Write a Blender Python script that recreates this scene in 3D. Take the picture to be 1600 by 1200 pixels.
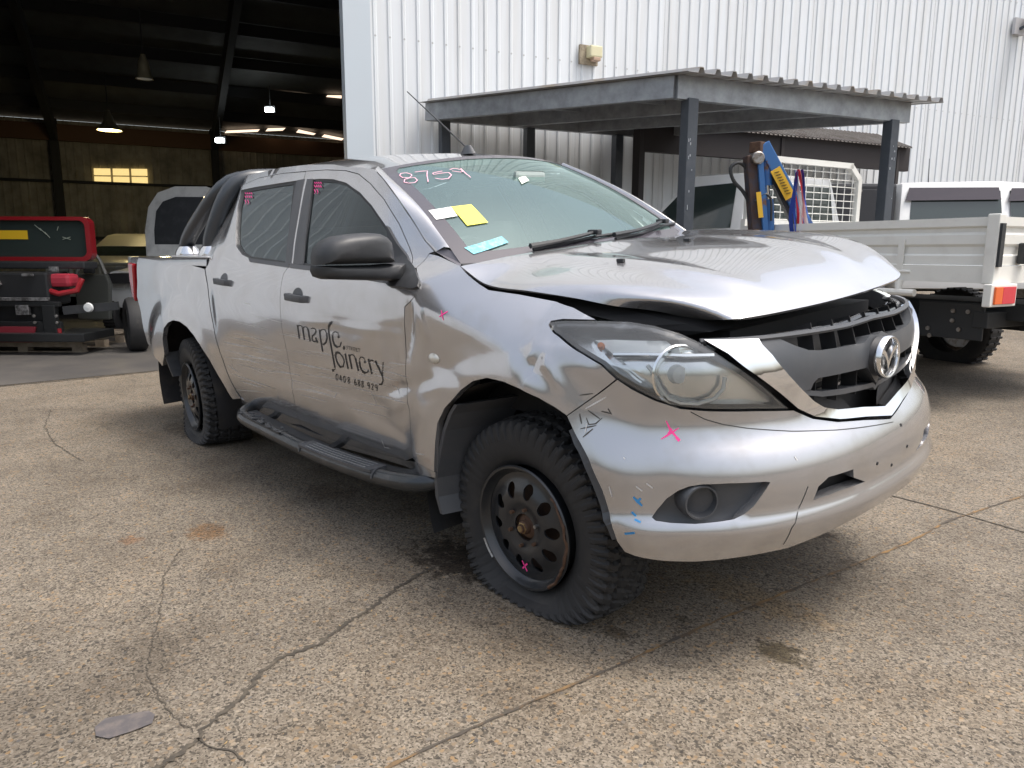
import bpy, bmesh, math, random
from math import sin, cos, pi, radians, sqrt, exp, atan2
from mathutils import Vector, Matrix
from mathutils.bvhtree import BVHTree
from mathutils.geometry import delaunay_2d_cdt

random.seed(7)
SC = bpy.context.scene
for o in list(bpy.data.objects): bpy.data.objects.remove(o)
COL = SC.collection

# ------------------------------------------------------------------ camera
F, YAW, PIT, ROL = 1160.5923, radians(137.63780661), radians(10.0711498), radians(.2360127)
CAM = Vector((1.8287, -2.5664, 1.2545))
def cam_axes():
    fw = Vector((cos(YAW)*cos(PIT), sin(YAW)*cos(PIT), -sin(PIT)))
    r = Vector((sin(YAW), -cos(YAW), 0)); up = r.cross(fw)
    return (r*cos(ROL)+up*sin(ROL)), (up*cos(ROL)-r*sin(ROL)), fw
CR, CU, CF = cam_axes()
cd = bpy.data.cameras.new('camera'); cam = bpy.data.objects.new('camera', cd); COL.objects.link(cam)
cam.matrix_world = Matrix((( CR.x,CU.x,-CF.x,CAM.x),(CR.y,CU.y,-CF.y,CAM.y),(CR.z,CU.z,-CF.z,CAM.z),(0,0,0,1)))
cd.sensor_width = 36; cd.sensor_fit = 'HORIZONTAL'; cd.lens = F/1600*36; cd.clip_end = 2000; cd.clip_start = .05
SC.camera = cam

# ------------------------------------------------------------------ sky and sun (bright overcast)
SUN_EL, SUN_AZ = radians(68), radians(38)     # azimuth measured from +X towards +Y
wd = bpy.data.worlds.new('World'); SC.world = wd; wd.use_nodes = True
nt = wd.node_tree; nt.nodes.clear()
sk = nt.nodes.new('ShaderNodeTexSky'); sk.sky_type = 'NISHITA'; sk.sun_disc = False
sk.sun_elevation = SUN_EL; sk.sun_rotation = pi/2 - SUN_AZ
sk.air_density = 1.3; sk.dust_density = 7.0; sk.ozone_density = 1.0
hs = nt.nodes.new('ShaderNodeHueSaturation'); hs.inputs['Saturation'].default_value = .62
bg = nt.nodes.new('ShaderNodeBackground'); bg.inputs['Strength'].default_value = .15
ow = nt.nodes.new('ShaderNodeOutputWorld')
nt.links.new(sk.outputs[0], hs.inputs['Color']); nt.links.new(hs.outputs[0], bg.inputs[0]); nt.links.new(bg.outputs[0], ow.inputs[0])
sd = bpy.data.lights.new('sun', 'SUN'); sd.energy = 1.2; sd.angle = radians(16); sd.color = (1, .96, .9)
sun = bpy.data.objects.new('sun', sd); COL.objects.link(sun)
sdir = Vector((cos(SUN_EL)*cos(SUN_AZ), cos(SUN_EL)*sin(SUN_AZ), sin(SUN_EL)))
sun.rotation_euler = sdir.to_track_quat('Z', 'Y').to_euler(); sun.location = (0, 0, 20)
SC.view_settings.view_transform = 'Standard'; SC.view_settings.look = 'None'
SC.view_settings.exposure = 0.92; SC.view_settings.gamma = 1
SC.render.engine = 'CYCLES'; SC.cycles.max_bounces = 8; SC.cycles.transparent_max_bounces = 16

# ------------------------------------------------------------------ materials
MATS = {}
def mat(name, col, rough=.5, metal=0., coat=0., spec=.5, noise=None, bump=None, trans=0., emit=None, ior=1.5, coord='Object', rvar=0.):
    if name in MATS: return MATS[name]
    m = bpy.data.materials.new(name); m.use_nodes = True; MATS[name] = m
    t = m.node_tree; b = t.nodes['Principled BSDF']
    b.inputs['Base Color'].default_value = (*col, 1); b.inputs['Roughness'].default_value = rough
    b.inputs['Metallic'].default_value = metal; b.inputs['Coat Weight'].default_value = coat; b.inputs['Coat Roughness'].default_value = .04
    b.inputs['Specular IOR Level'].default_value = spec; b.inputs['Transmission Weight'].default_value = trans; b.inputs['IOR'].default_value = ior
    if emit: b.inputs['Emission Color'].default_value = (*emit[:3], 1); b.inputs['Emission Strength'].default_value = emit[3]
    tc = t.nodes.new('ShaderNodeTexCoord')
    if noise:       # (scale, colour2, low, high)
        n = t.nodes.new('ShaderNodeTexNoise'); n.inputs['Scale'].default_value = noise[0]; n.inputs['Detail'].default_value = 8; n.inputs['Roughness'].default_value = .62
        r = t.nodes.new('ShaderNodeValToRGB'); r.color_ramp.elements[0].position = noise[2]; r.color_ramp.elements[1].position = noise[3]
        r.color_ramp.elements[0].color = (*col, 1); r.color_ramp.elements[1].color = (*noise[1], 1)
        t.links.new(tc.outputs[coord], n.inputs['Vector']); t.links.new(n.outputs[0], r.inputs[0]); t.links.new(r.outputs[0], b.inputs['Base Color'])
        if rvar:
            mr = t.nodes.new('ShaderNodeMapRange'); mr.inputs[3].default_value = rough-rvar; mr.inputs[4].default_value = rough+rvar
            t.links.new(n.outputs[0], mr.inputs[0]); t.links.new(mr.outputs[0], b.inputs['Roughness'])
    if bump:        # (scale, strength, distance)
        n2 = t.nodes.new('ShaderNodeTexNoise'); n2.inputs['Scale'].default_value = bump[0]; n2.inputs['Detail'].default_value = 6
        bp = t.nodes.new('ShaderNodeBump'); bp.inputs['Strength'].default_value = bump[1]; bp.inputs['Distance'].default_value = bump[2] if len(bump) > 2 else .01
        t.links.new(tc.outputs[coord], n2.inputs['Vector']); t.links.new(n2.outputs[0], bp.inputs['Height']); t.links.new(bp.outputs[0], b.inputs['Normal'])
    return m

def glassmat(name, tint, refl, rough=.01, ior=1.5, haze=0., fcol=(.7,.8,.8)):
    if name in MATS: return MATS[name]
    m = bpy.data.materials.new(name); m.use_nodes = True; MATS[name] = m
    t = m.node_tree; t.nodes.clear(); o = t.nodes.new('ShaderNodeOutputMaterial')
    a = t.nodes.new('ShaderNodeBsdfTransparent'); a.inputs[0].default_value = (*tint, 1)
    g = t.nodes.new('ShaderNodeBsdfGlossy'); g.inputs[0].default_value = (*refl, 1); g.inputs['Roughness'].default_value = rough
    f = t.nodes.new('ShaderNodeFresnel'); f.inputs[0].default_value = ior
    mx = t.nodes.new('ShaderNodeMixShader')
    t.links.new(f.outputs[0], mx.inputs[0]); t.links.new(a.outputs[0], mx.inputs[1]); t.links.new(g.outputs[0], mx.inputs[2])
    if haze:      # pale haze in the colour: sky glare on the windscreen, cloudiness on lamps
        df = t.nodes.new('ShaderNodeBsdfDiffuse'); df.inputs[0].default_value = (*fcol, 1); m2 = t.nodes.new('ShaderNodeMixShader'); m2.inputs[0].default_value = haze
        nz = t.nodes.new('ShaderNodeTexNoise'); nz.inputs['Scale'].default_value = 2.5; nz.inputs['Detail'].default_value = 6; mr = t.nodes.new('ShaderNodeMapRange'); mr.inputs[3].default_value = haze*.7; mr.inputs[4].default_value = haze*1.3
        t.links.new(nz.outputs[0], mr.inputs[0]); t.links.new(mr.outputs[0], m2.inputs[0])
        t.links.new(mx.outputs[0], m2.inputs[1]); t.links.new(df.outputs[0], m2.inputs[2]); t.links.new(m2.outputs[0], o.inputs[0])
    else: t.links.new(mx.outputs[0], o.inputs[0])
    return m

PAINT = mat('silver_paint', (.48, .48, .495), .20, .80, 1., noise=(5.5, (.385, .372, .355), .50, .85), rvar=.05, bump=(1400, .03, .0006))
BLACKP = mat('black_plastic', (.022, .024, .027), .5, bump=(90, .12, .002), noise=(6, (.05, .05, .055), .5, .8))
BLACKG = mat('black_gloss', (.012, .013, .015), .18, coat=.3)
GREYP = mat('grey_plastic', (.055, .06, .068), .42, bump=(60, .08, .002), noise=(5, (.08, .08, .085), .45, .8))
CHROME = mat('chrome', (.82, .83, .85), .06, 1.)
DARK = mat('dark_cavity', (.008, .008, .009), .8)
LINER = mat('arch_liner', (.016, .016, .018), .75, bump=(14, .35, .02), noise=(5, (.05, .042, .034), .5, .75))
RUBBER = mat('tyre_rubber', (.018, .018, .019), .72, noise=(9, (.042, .038, .034), .52, .8), bump=(55, .2, .003))
RIM = mat('black_rim', (.016, .018, .021), .32, coat=.25, noise=(7, (.035, .034, .034), .5, .8))
RUST = mat('rusty_steel', (.10, .055, .032), .75, .2, noise=(22, (.06, .03, .02), .4, .65), bump=(60, .3, .004))
STEEL = mat('worn_steel', (.33, .32, .31), .4, .9, noise=(25, (.16, .12, .09), .45, .7))
SIDEGL = glassmat('tinted_glass', (.11, .12, .12), (.85, .95, 1), .012, 1.72)
WINDGL = glassmat('windscreen_glass', (.70, .86, .83), (.80, .98, .95), .012, 2.25, .075, (.55,.78,.76))
LENSGL = glassmat('lamp_lens', (.92, .93, .92), (.95, .97, 1), .03, 1.6, .06, (.72,.73,.71))
PINK = mat('pink_marker', (.85, .05, .28), .5)
INK = mat('black_lettering', (.010, .010, .012), .4)
SCRATCH = mat('scratched_bare', (.62, .61, .60), .5, .2)
FRIT = mat('dark_frit', (.05, .045, .055), .25, coat=.4)

# ------------------------------------------------------------------ object helpers
def tag(o, label=None, cat=None, group=None, kind=None):
    if label: o['label'] = label
    if cat: o['category'] = cat
    if group: o['group'] = group
    if kind: o['kind'] = kind
    return o
def empty(name, loc=(0, 0, 0), rz=0):
    o = bpy.data.objects.new(name, None); COL.objects.link(o); o.location = loc; o.rotation_euler = (0, 0, rz); o.empty_display_size = .2
    return o
def mesh(name, V, Fc, m, parent=None, smooth=False):
    me = bpy.data.meshes.new(name); me.from_pydata([tuple(v) for v in V], [], Fc); me.update()
    if m: me.materials.append(m)
    if smooth: me.polygons.foreach_set('use_smooth', [True]*len(me.polygons))
    o = bpy.data.objects.new(name, me); COL.objects.link(o)
    if parent: o.parent = parent
    return o
def from_bm(name, bm, m, parent=None, smooth=False):
    bmesh.ops.recalc_face_normals(bm, faces=bm.faces)
    me = bpy.data.meshes.new(name); bm.to_mesh(me); bm.free()
    if m: me.materials.append(m)
    if smooth: me.polygons.foreach_set('use_smooth', [True]*len(me.polygons))
    o = bpy.data.objects.new(name, me); COL.objects.link(o)
    if parent: o.parent = parent
    return o
class MB:
    """collects simple solids into one mesh"""
    def __init__(s): s.V = []; s.F = []
    def add(s, V, Fc):
        n = len(s.V); s.V += [Vector(v) for v in V]; s.F += [tuple(i+n for i in f) for f in Fc]; return s
    def box(s, c, d, rot=None):
        c = Vector(c); hx, hy, hz = d[0]/2, d[1]/2, d[2]/2
        P = [Vector((x, y, z)) for z in (-hz, hz) for x, y in ((-hx, -hy), (hx, -hy), (hx, hy), (-hx, hy))]
        if rot is not None: P = [rot @ p for p in P]
        return s.add([p+c for p in P], [(3, 2, 1, 0), (4, 5, 6, 7), (0, 1, 5, 4), (1, 2, 6, 5), (2, 3, 7, 6), (3, 0, 4, 7)])
    def bar(s, a, b, w, h, up=(0, 0, 1)):
        a = Vector(a); b = Vector(b); d = (b-a).normalized(); r = d.cross(Vector(up))
        if r.length < 1e-4: r = d.cross(Vector((1, 0, 0)))
        r.normalize(); u = r.cross(d)
        P = [p + r*x*w/2 + u*y*h/2 for p in (a, b) for x, y in ((-1, -1), (1, -1), (1, 1), (-1, 1))]
        return s.add(P, [(3, 2, 1, 0), (4, 5, 6, 7), (0, 1, 5, 4), (1, 2, 6, 5), (2, 3, 7, 6), (3, 0, 4, 7)])
    def tube(s, pts, r, n=10, cap=True):
        pts = [Vector(p) for p in pts]; R = r if isinstance(r, (list, tuple)) else [r]*len(pts)
        base = len(s.V); prev = None
        for i, p in enumerate(pts):
            d = (pts[min(i+1, len(pts)-1)]-pts[max(i-1, 0)]).normalized()
            if prev is None:
                a = d.cross(Vector((0, 0, 1)))
                if a.length < .1: a = d.cross(Vector((1, 0, 0)))
            else: a = prev - d*prev.dot(d)
            a.normalize(); prev = a; b = d.cross(a)
            s.V += [p + (a*cos(2*pi*k/n)+b*sin(2*pi*k/n))*R[i] for k in range(n)]
        for i in range(len(pts)-1):
            for k in range(n):
                k2 = (k+1) % n; s.F.append((base+i*n+k, base+i*n+k2, base+(i+1)*n+k2, base+(i+1)*n+k))
        if cap:
            s.F.append(tuple(base+k for k in range(n))[::-1]); s.F.append(tuple(base+(len(pts)-1)*n+k for k in range(n)))
        return s
    def lathe(s, prof, n=32, M=None, closed=False):
        """prof: (radius, axial) about local Z"""
        base = len(s.V)
        for r, z in prof:
            for k in range(n):
                v = Vector((r*cos(2*pi*k/n), r*sin(2*pi*k/n), z)); s.V.append(M @ v if M else v)
        m = len(prof)
        for i in range(m if closed else m-1):
            for k in range(n):
                k2 = (k+1) % n; j = (i+1) % m
                s.F.append((base+i*n+k, base+i*n+k2, base+j*n+k2, base+j*n+k))
        return s
    def prism(s, poly, a, b, axis='y'):
        """poly of 2D points extruded between a and b along an axis"""
        n = len(poly); base = len(s.V)
        def P(p, t): return {'y': (p[0], t, p[1]), 'x': (t, p[0], p[1]), 'z': (p[0], p[1], t)}[axis]
        s.V += [Vector(P(p, a)) for p in poly]+[Vector(P(p, b)) for p in poly]
        s.F.append(tuple(base+i for i in range(n))[::-1]); s.F.append(tuple(base+n+i for i in range(n)))
        for i in range(n):
            j = (i+1) % n; s.F.append((base+i, base+j, base+n+j, base+n+i))
        return s
    def build(s, name, m, parent=None, smooth=False, bevel=0, M=None):
        if M: s.V = [M @ v for v in s.V]
        bm = bmesh.new(); vs = [bm.verts.new(v) for v in s.V]
        for f in s.F:
            try: bm.faces.new([vs[i] for i in f])
            except ValueError: pass
        bmesh.ops.recalc_face_normals(bm, faces=bm.faces)
        if bevel: bmesh.ops.bevel(bm, geom=bm.edges[:], offset=bevel, segments=2, affect='EDGES', profile=.6)
        me = bpy.data.meshes.new(name); bm.to_mesh(me); bm.free()
        if m: me.materials.append(m)
        if smooth:
            me.polygons.foreach_set('use_smooth', [True]*len(me.polygons)); me.set_sharp_from_angle(angle=radians(38))
        o = bpy.data.objects.new(name, me); COL.objects.link(o)
        if parent: o.parent = parent
        return o
def copy_tree(o, parent=None):
    c = o.copy(); COL.objects.link(c); c.parent = parent
    for ch in list(o.children): copy_tree(ch, c)
    return c

# ------------------------------------------------------------------ pixel rays
def px_ray(u, v):
    return CAM.copy(), (CF + CR*((u-800)/F) - CU*((v-600)/F)).normalized()
def px_plane(u, v, ax, val):
    o, d = px_ray(u, v); i = 'xyz'.index(ax); return o+d*((val-o[i])/d[i])
LEAN, PY, PZ = radians(3.286979594), -.83, .29      # both right tyres are flat, the truck leans on them
ML = Matrix.Translation((0, PY, PZ)) @ Matrix.Rotation(LEAN, 4, 'X') @ Matrix.Translation((0, -PY, -PZ))
MLI = ML.inverted()
def body_ray(u, v):
    o, d = px_ray(u, v); return MLI @ o, (MLI.to_3x3() @ d)
def bpx(u, v, ax, val):
    o, d = body_ray(u, v); i = 'xyz'.index(ax); return o+d*((val-o[i])/d[i])
def C(x0, y0, s, pts): return [(x0+s*a, y0+s*b) for a, b in pts]

class Surf:
    def __init__(self, fn, u0, u1, nu, v0, v1, nv, ray=body_ray):
        self.fn = fn; self.ray = ray; V = []; self.uv = []; T = []
        for i in range(nu+1):
            for j in range(nv+1):
                u = u0+(u1-u0)*i/nu; v = v0+(v1-v0)*j/nv; V.append(fn(u, v)); self.uv.append((u, v))
        for i in range(nu):
            for j in range(nv):
                a = i*(nv+1)+j; b = a+nv+1; T += [(a, b, b+1), (a, b+1, a+1)]
        self.V = V; self.T = T; self.bvh = BVHTree.FromPolygons(V, T)
    def locate(self, p, i):
        a, b, c = (self.V[k] for k in self.T[i]); ua, ub, uc = (self.uv[k] for k in self.T[i])
        v0, v1, v2 = b-a, c-a, p-a; d00, d01, d11, d20, d21 = v0.dot(v0), v0.dot(v1), v1.dot(v1), v2.dot(v0), v2.dot(v1)
        den = d00*d11-d01*d01 or 1e-12; w1 = (d11*d20-d01*d21)/den; w2 = (d00*d21-d01*d20)/den
        return (ua[0]+w1*(ub[0]-ua[0])+w2*(uc[0]-ua[0]), ua[1]+w1*(ub[1]-ua[1])+w2*(uc[1]-ua[1]))
    def cast(self, u, v):
        o, d = self.ray(u, v); p, n, i, t = self.bvh.ray_cast(o, d)
        if p is None:
            best = None
            for k in range(240):
                q = o+d*(1.2+k*.03); p2, n2, i2, dist = self.bvh.find_nearest(q)
                if best is None or dist < best[0]: best = (dist, p2, i2)
            p, i = best[1], best[2]
        return self.locate(p, i)
    def poly(self, pts): return [self.cast(*p) for p in pts]
    def nrm(self, u, v, fn=None):
        fn = fn or self.fn; e = 2e-3
        n = (fn(u+e, v)-fn(u-e, v)).cross(fn(u, v+e)-fn(u, v-e))
        return n.normalized() if n.length > 1e-12 else Vector((0, 0, 1))

def pip(p, poly):
    x, y = p; c = False; n = len(poly); j = n-1
    for i in range(n):
        xi, yi = poly[i]; xj, yj = poly[j]
        if (yi > y) != (yj > y) and x < (xj-xi)*(y-yi)/(yj-yi)+xi: c = not c
        j = i
    return c
def densify(poly, step, closed=True):
    out = []; n = len(poly)
    for i in range(n if closed else n-1):
        a = poly[i]; b = poly[(i+1) % n]; L = math.hypot(b[0]-a[0], b[1]-a[1]); k = max(1, int(L/step+.5))
        out += [(a[0]+(b[0]-a[0])*t/k, a[1]+(b[1]-a[1])*t/k) for t in range(k)]
    if not closed: out.append(poly[-1])
    return out
def smooth_poly(pts, closed=True, sub=4):
    """Catmull-Rom; a point given as a 3-tuple stays a sharp corner"""
    n = len(pts); out = []
    for i in range(n if closed else n-1):
        p1 = pts[i]; p2 = pts[(i+1) % n]
        p0 = pts[i-1] if (closed or i > 0) else p1; p3 = pts[(i+2) % n] if (closed or i+2 < n) else p2
        if len(p1) > 2: p0 = p1
        if len(p2) > 2: p3 = p2
        for k in range(sub):
            t = k/sub
            out.append(tuple(.5*((2*p1[c])+(-p0[c]+p2[c])*t+(2*p0[c]-5*p1[c]+4*p2[c]-p3[c])*t*t+(-p0[c]+3*p1[c]-3*p2[c]+p3[c])*t**3) for c in (0, 1)))
    if not closed: out.append(tuple(pts[-1][:2]))
    return out
def area2(p): return sum(p[i-1][0]*p[i][1]-p[i][0]*p[i-1][1] for i in range(len(p)))
def inset(poly, d):
    n = len(poly); s = 1 if area2(poly) > 0 else -1; out = []
    for i in range(n):
        a, b, c = poly[i-1], poly[i], poly[(i+1) % n]
        e1 = (b[0]-a[0], b[1]-a[1]); e2 = (c[0]-b[0], c[1]-b[1]); l1 = math.hypot(*e1) or 1e-9; l2 = math.hypot(*e2) or 1e-9
        n1 = (-e1[1]/l1*s, e1[0]/l1*s); n2 = (-e2[1]/l2*s, e2[0]/l2*s)
        m = (n1[0]+n2[0], n1[1]+n2[1]); q = m[0]**2+m[1]**2
        k = min(2*d/max(q, .35), 3*d) if q > 1e-6 else d
        out.append((b[0]+m[0]*k, b[1]+m[1]*k))
    return out
def dedupe(p):
    out = []
    for q in p:
        if not out or math.hypot(q[0]-out[-1][0], q[1]-out[-1][1]) > 1e-4: out.append(q)
    if len(out) > 1 and math.hypot(out[0][0]-out[-1][0], out[0][1]-out[-1][1]) < 1e-4: out.pop()
    return out
def panel(name, surf, uvpoly, m, parent, holes=(), step=.03, off=0., thick=.018, fn=None, mirror=False, gap=0., lip=.004):
    """a sheet cut out of a surface along its outline, with a turned-in edge"""
    fn = fn or surf.fn
    P = dedupe(uvpoly)
    if gap: P = inset(P, gap)
    P = dedupe(densify(P, step)); H = [dedupe(densify(dedupe(h), step)) for h in holes]
    if area2(P) < 0: P.reverse()
    pts = list(P); edges = [(i, (i+1) % len(P)) for i in range(len(P))]
    for h in H:
        b = len(pts); pts += h; edges += [(b+i, b+(i+1) % len(h)) for i in range(len(h))]
    nb = len(pts)
    xs = [p[0] for p in P]; ys = [p[1] for p in P]
    # bucket boundary points for a distance test
    bk = {}
    for p in pts: bk.setdefault((int(p[0]//step), int(p[1]//step)), []).append(p)
    j = 0; y = min(ys)+step*.5
    while y < max(ys):
        x = min(xs)+(step*.5 if j % 2 else 0)
        while x < max(xs):
            if pip((x, y), P) and not any(pip((x, y), h) for h in H):
                cx, cy = int(x//step), int(y//step); ok = True
                for ax in (-1, 0, 1):
                    for ay in (-1, 0, 1):
                        for q in bk.get((cx+ax, cy+ay), ()):
                            if (q[0]-x)**2+(q[1]-y)**2 < (step*.55)**2: ok = False
                if ok: pts.append((x, y))
            x += step
        y += step*.87; j += 1
    r = delaunay_2d_cdt([Vector(p) for p in pts], edges, [], 0, 1e-6)
    vs, fs = r[0], r[2]
    tri = []
    for f in fs:
        c = (sum(vs[i][0] for i in f)/len(f), sum(vs[i][1] for i in f)/len(f))
        if pip(c, P) and not any(pip(c, h) for h in H): tri.append(tuple(f))
    V = []; N = []
    for v in vs:
        n = surf.nrm(v[0], v[1], fn); p = fn(v[0], v[1])
        V.append(p); N.append(n)
    # outward = facing away from the truck's inside
    cen = sum(V, Vector())/len(V)
    avg = sum(N, Vector())
    ref = Vector((cen.x+1.2 if cen.x > 0.2 else 0, cen.y, (cen.z-.75)*1.0)) if True else None
    sgn = 1 if avg.dot(ref) > 0 else -1
    N = [n*sgn for n in N]; V = [v+n*off for v, n in zip(V, N)]
    ec = {}
    for f in tri:
        for i in range(len(f)):
            a, b = f[i], f[(i+1) % len(f)]; ec[(a, b)] = ec.get((a, b), 0)+1
    be = [(a, b) for (a, b) in ec if (b, a) not in ec]
    Fc = list(tri)
    if thick:
        mp = {}; 
        for a, b in be:
            for k in (a, b):
                if k not in mp:
                    mp[k] = len(V); V.append(V[k].copy()); V.append(V[k]-N[k]*lip); V.append(V[k]-N[k]*thick)
        for a, b in be:
            A, B = mp[a], mp[b]
            Fc.append((b, a, A+1, B+1)); Fc.append((B+1, A+1, A+2, B+2))
    if mirror: V = [Vector((v.x, -v.y, v.z)) for v in V]
    # orient faces
    f0 = Fc[0]; a, b, c = (V[i] for i in f0[:3]); nn = (b-a).cross(c-a)
    nr = N[f0[0]].copy()
    if mirror: nr.y = -nr.y
    if nn.dot(nr) < 0: Fc = [tuple(reversed(f)) for f in Fc]
    o = mesh(name, V, Fc, m, parent, True)
    o.data.set_sharp_from_angle(angle=radians(50))
    return o
def ribbon(name, surf, strokes, w, m, parent, off=.0015, fn=None, step=.02, taper=False, uvin=False):
    """thin strokes lying on a surface (lettering, scratches, marker)"""
    fn = fn or surf.fn; V = []; Fc = []
    for st in strokes:
        ww = w
        if isinstance(st, tuple) and isinstance(st[0], (int, float)) and isinstance(st[1], list): ww, st = st
        uv = st if uvin else [surf.cast(*p[:2]) for p in st]
        uv = densify(uv, step, False)
        P = [fn(*q) for q in uv]; N = [surf.nrm(q[0], q[1], fn) for q in uv]
        o, _ = surf.ray(800, 600)
        b = len(V); n = len(P)
        for i in range(n):
            nn = N[i] if N[i].dot(o-P[i]) > 0 else -N[i]
            d = (P[min(i+1, n-1)]-P[max(i-1, 0)])
            if d.length < 1e-9: d = Vector((1, 0, 0))
            s = nn.cross(d.normalized()); k = ww/2
            if taper: k *= max(.25, sin(pi*(i+.5)/n))
            V += [P[i]+nn*off+s*k, P[i]+nn*off-s*k]
        Fc += [(b+2*i, b+2*i+1, b+2*i+3, b+2*i+2) for i in range(n-1)]
    o = mesh(name, V, Fc, m, parent)
    if len(strokes) > 1: o['kind'] = 'stuff'
    return o
def lerp(a, b, t): return a+(b-a)*t
def sstep(a, b, x):
    t = max(0., min(1., (x-a)/(b-a))); return t*t*(3-2*t)
def table(tb):
    xs = [t[0] for t in tb]; ys = [t[1] for t in tb]; n = len(xs)
    def f(x):
        if x <= xs[0]: return ys[0]+(ys[1]-ys[0])/(xs[1]-xs[0])*(x-xs[0])
        if x >= xs[-1]: return ys[-1]+(ys[-1]-ys[-2])/(xs[-1]-xs[-2])*(x-xs[-1])
        i = 0
        while xs[i+1] < x: i += 1
        h = xs[i+1]-xs[i]; t = (x-xs[i])/h
        m0 = (ys[i+1]-ys[i-1])/(xs[i+1]-xs[i-1]) if i > 0 else (ys[1]-ys[0])/(xs[1]-xs[0])
        m1 = (ys[i+2]-ys[i])/(xs[i+2]-xs[i]) if i+2 < n else (ys[-1]-ys[-2])/(xs[-1]-xs[-2])
        return (2*t**3-3*t*t+1)*ys[i]+(t**3-2*t*t+t)*h*m0+(-2*t**3+3*t*t)*ys[i+1]+(t**3-t*t)*h*m1
    return f
# ================================================================== the silver pickup
truck = empty('pickup_truck'); truck.matrix_world = ML
tag(truck, 'silver crash-damaged dual cab pickup with flat tyres, dented door and popped bonnet', 'pickup truck')

X0, NA, MA = .10, 2.4, 3.2
def se(th): return (max(0., sin(th))**(2/MA), max(0., cos(th))**(2/NA))
_TH = [pi/2*i/400 for i in range(401)]; _ARC = [0.]
for i in range(400):
    a, b = se(_TH[i]), se(_TH[i+1]); _ARC.append(_ARC[-1]+math.hypot(.82*(b[0]-a[0]), .9*(b[1]-a[1])))
NOSE = _ARC[-1]; UC = X0+NOSE
def th_of(s):
    lo, hi = 0, 400
    while hi-lo > 1:
        m = (lo+hi)//2
        if _ARC[m] <= s: lo = m
        else: hi = m
    return _TH[lo]+(_TH[hi]-_TH[lo])*((s-_ARC[lo])/max(1e-9, _ARC[hi]-_ARC[lo]))
p_door = table([(.28,.80),(.36,.835),(.42,.862),(.5,.885),(.6,.900),(.72,.910),(.85,.915),(.95,.914),(1.03,.907),(1.10,.893),(1.16,.872),(1.20,.853),(1.30,.818),(1.40,.778),(1.5,.737),(1.58,.702),(1.64,.672),(1.72,.63)])
p_bed = table([(.3,.84),(.42,.872),(.55,.892),(.7,.905),(.9,.906),(1.02,.902),(1.10,.896),(1.16,.888),(1.21,.872),(1.26,.84)])
p_len = table([(.24,.60),(.28,.67),(.33,.74),(.40,.79),(.48,.815),(.56,.825),(.62,.818),(.67,.798),(.71,.768),(.75,.752),(.8,.750),(.9,.750),(1.0,.72),(1.08,.65),(1.16,.54),(1.22,.44)])
def p_front(x, z):
    zs = lerp(1.27, 1.105, max(-.35, min(1.1, (x+.45)/.65)))
    d = z-(zs-.205); so = .5*(d+sqrt(d*d+.014**2))
    w = .914-.55*so-2.6*so*so
    if z < .48: w -= .30*(.48-z)**1.5
    return w
def half_w(x, z):
    d = p_door(z); f = p_front(x, z)
    if x > -1.25: d -= .11*sstep(-1.25, -.42, x)**1.4*sstep(1.10, 1.24, z)
    w = lerp(d, f, sstep(-.80, -.38, x)*(1-sstep(1.12, 1.26, z)*.75))
    if x < -2.45: w = lerp(w, p_bed(z), sstep(-2.45, -2.56, x))
    return w
def flare(x, z):
    r = math.hypot(x, z-.30); w = .020*sstep(.68, .53, r)*sstep(.30, .50, r+.1) if r < .68 else 0.
    r2 = math.hypot(x+3.24, z-.30); w2 = .024*sstep(.70, .54, r2) if r2 < .70 else 0.
    return w+w2
def side0(u, z):
    if u > UC: p = side0(2*UC-u, z); p.y = -p.y; return p
    if u <= X0:
        return Vector((u, -(half_w(u, z)+flare(u, z)), z))
    g = se(th_of(u-X0)); w = half_w(X0, z); L = p_len(z)
    w -= .040*sstep(.60,.78,z)*sstep(0,.35,u-X0)
    x = X0+L*g[0]; y = w*g[1]
    return Vector((x, -(y+flare(x, z)*g[1]), z))
S0 = Surf(side0, -4.25, UC+1.0, 330, .24, 1.72, 90)
# dents: pixel centre, radii in metres, depth, rotation
DENTS = []
for (pu, pv, ru, rv, dep, rot) in [
    (640, 500, .026, .10, .014, .2), (652, 520, .05, .10, -.005, .3), (666, 598, .08, .035, .013, .25), (660, 640, .06, .06, -.006, 0),
    (700, 575, .12, .04, .006, -.3), (836, 562, .08, .022, .020, .9), (812, 548, .06, .03, -.005, .6), (862, 540, .05, .04, .006, .2), (745, 545, .14, .05, .004, -.2),
    (612, 560, .05, .12, .014, .1), (622, 603, .05, .025, .014, .5), (614, 640, .10, .05, -.010, .5), (585, 640, .20, .07, .018, -.1), (560, 535, .09, .035, -.007, .3),
    (500, 590, .30, .06, .012, 0), (385, 545, .22, .055, .012, 0), (400, 590, .30, .05, -.007, 0), (305, 470, .07, .03, .004, .4), (525, 510, .16, .03, .007, .1), (600, 500, .14, .03, -.006, .1)]:
    u, v = S0.cast(pu, pv); DENTS.append((u, v, ru, rv, dep*.5, rot))
CREASES = []
for (a, b, w, dep) in [((800,545),(846,592),.05,.012),((846,545),(874,604),.035,-.008),((832,541),(906,548),.03,-.006),((642,468),(637,560),.035,.011),((655,480),(668,532),.03,-.008),((598,613),(642,602),.04,.012),((606,641),(642,628),.032,-.006),((470,500),(628,523),.03,-.004),((350,566),(630,642),.05,.004),((690,575),(800,548),.06,.005),((668,565),(720,600),.05,.006),((560,640),(640,690),.05,.004),((660,610),(690,604),.04,-.008)]:
    CREASES.append((S0.cast(*a), S0.cast(*b), w*.9, dep*1.0))
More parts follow.
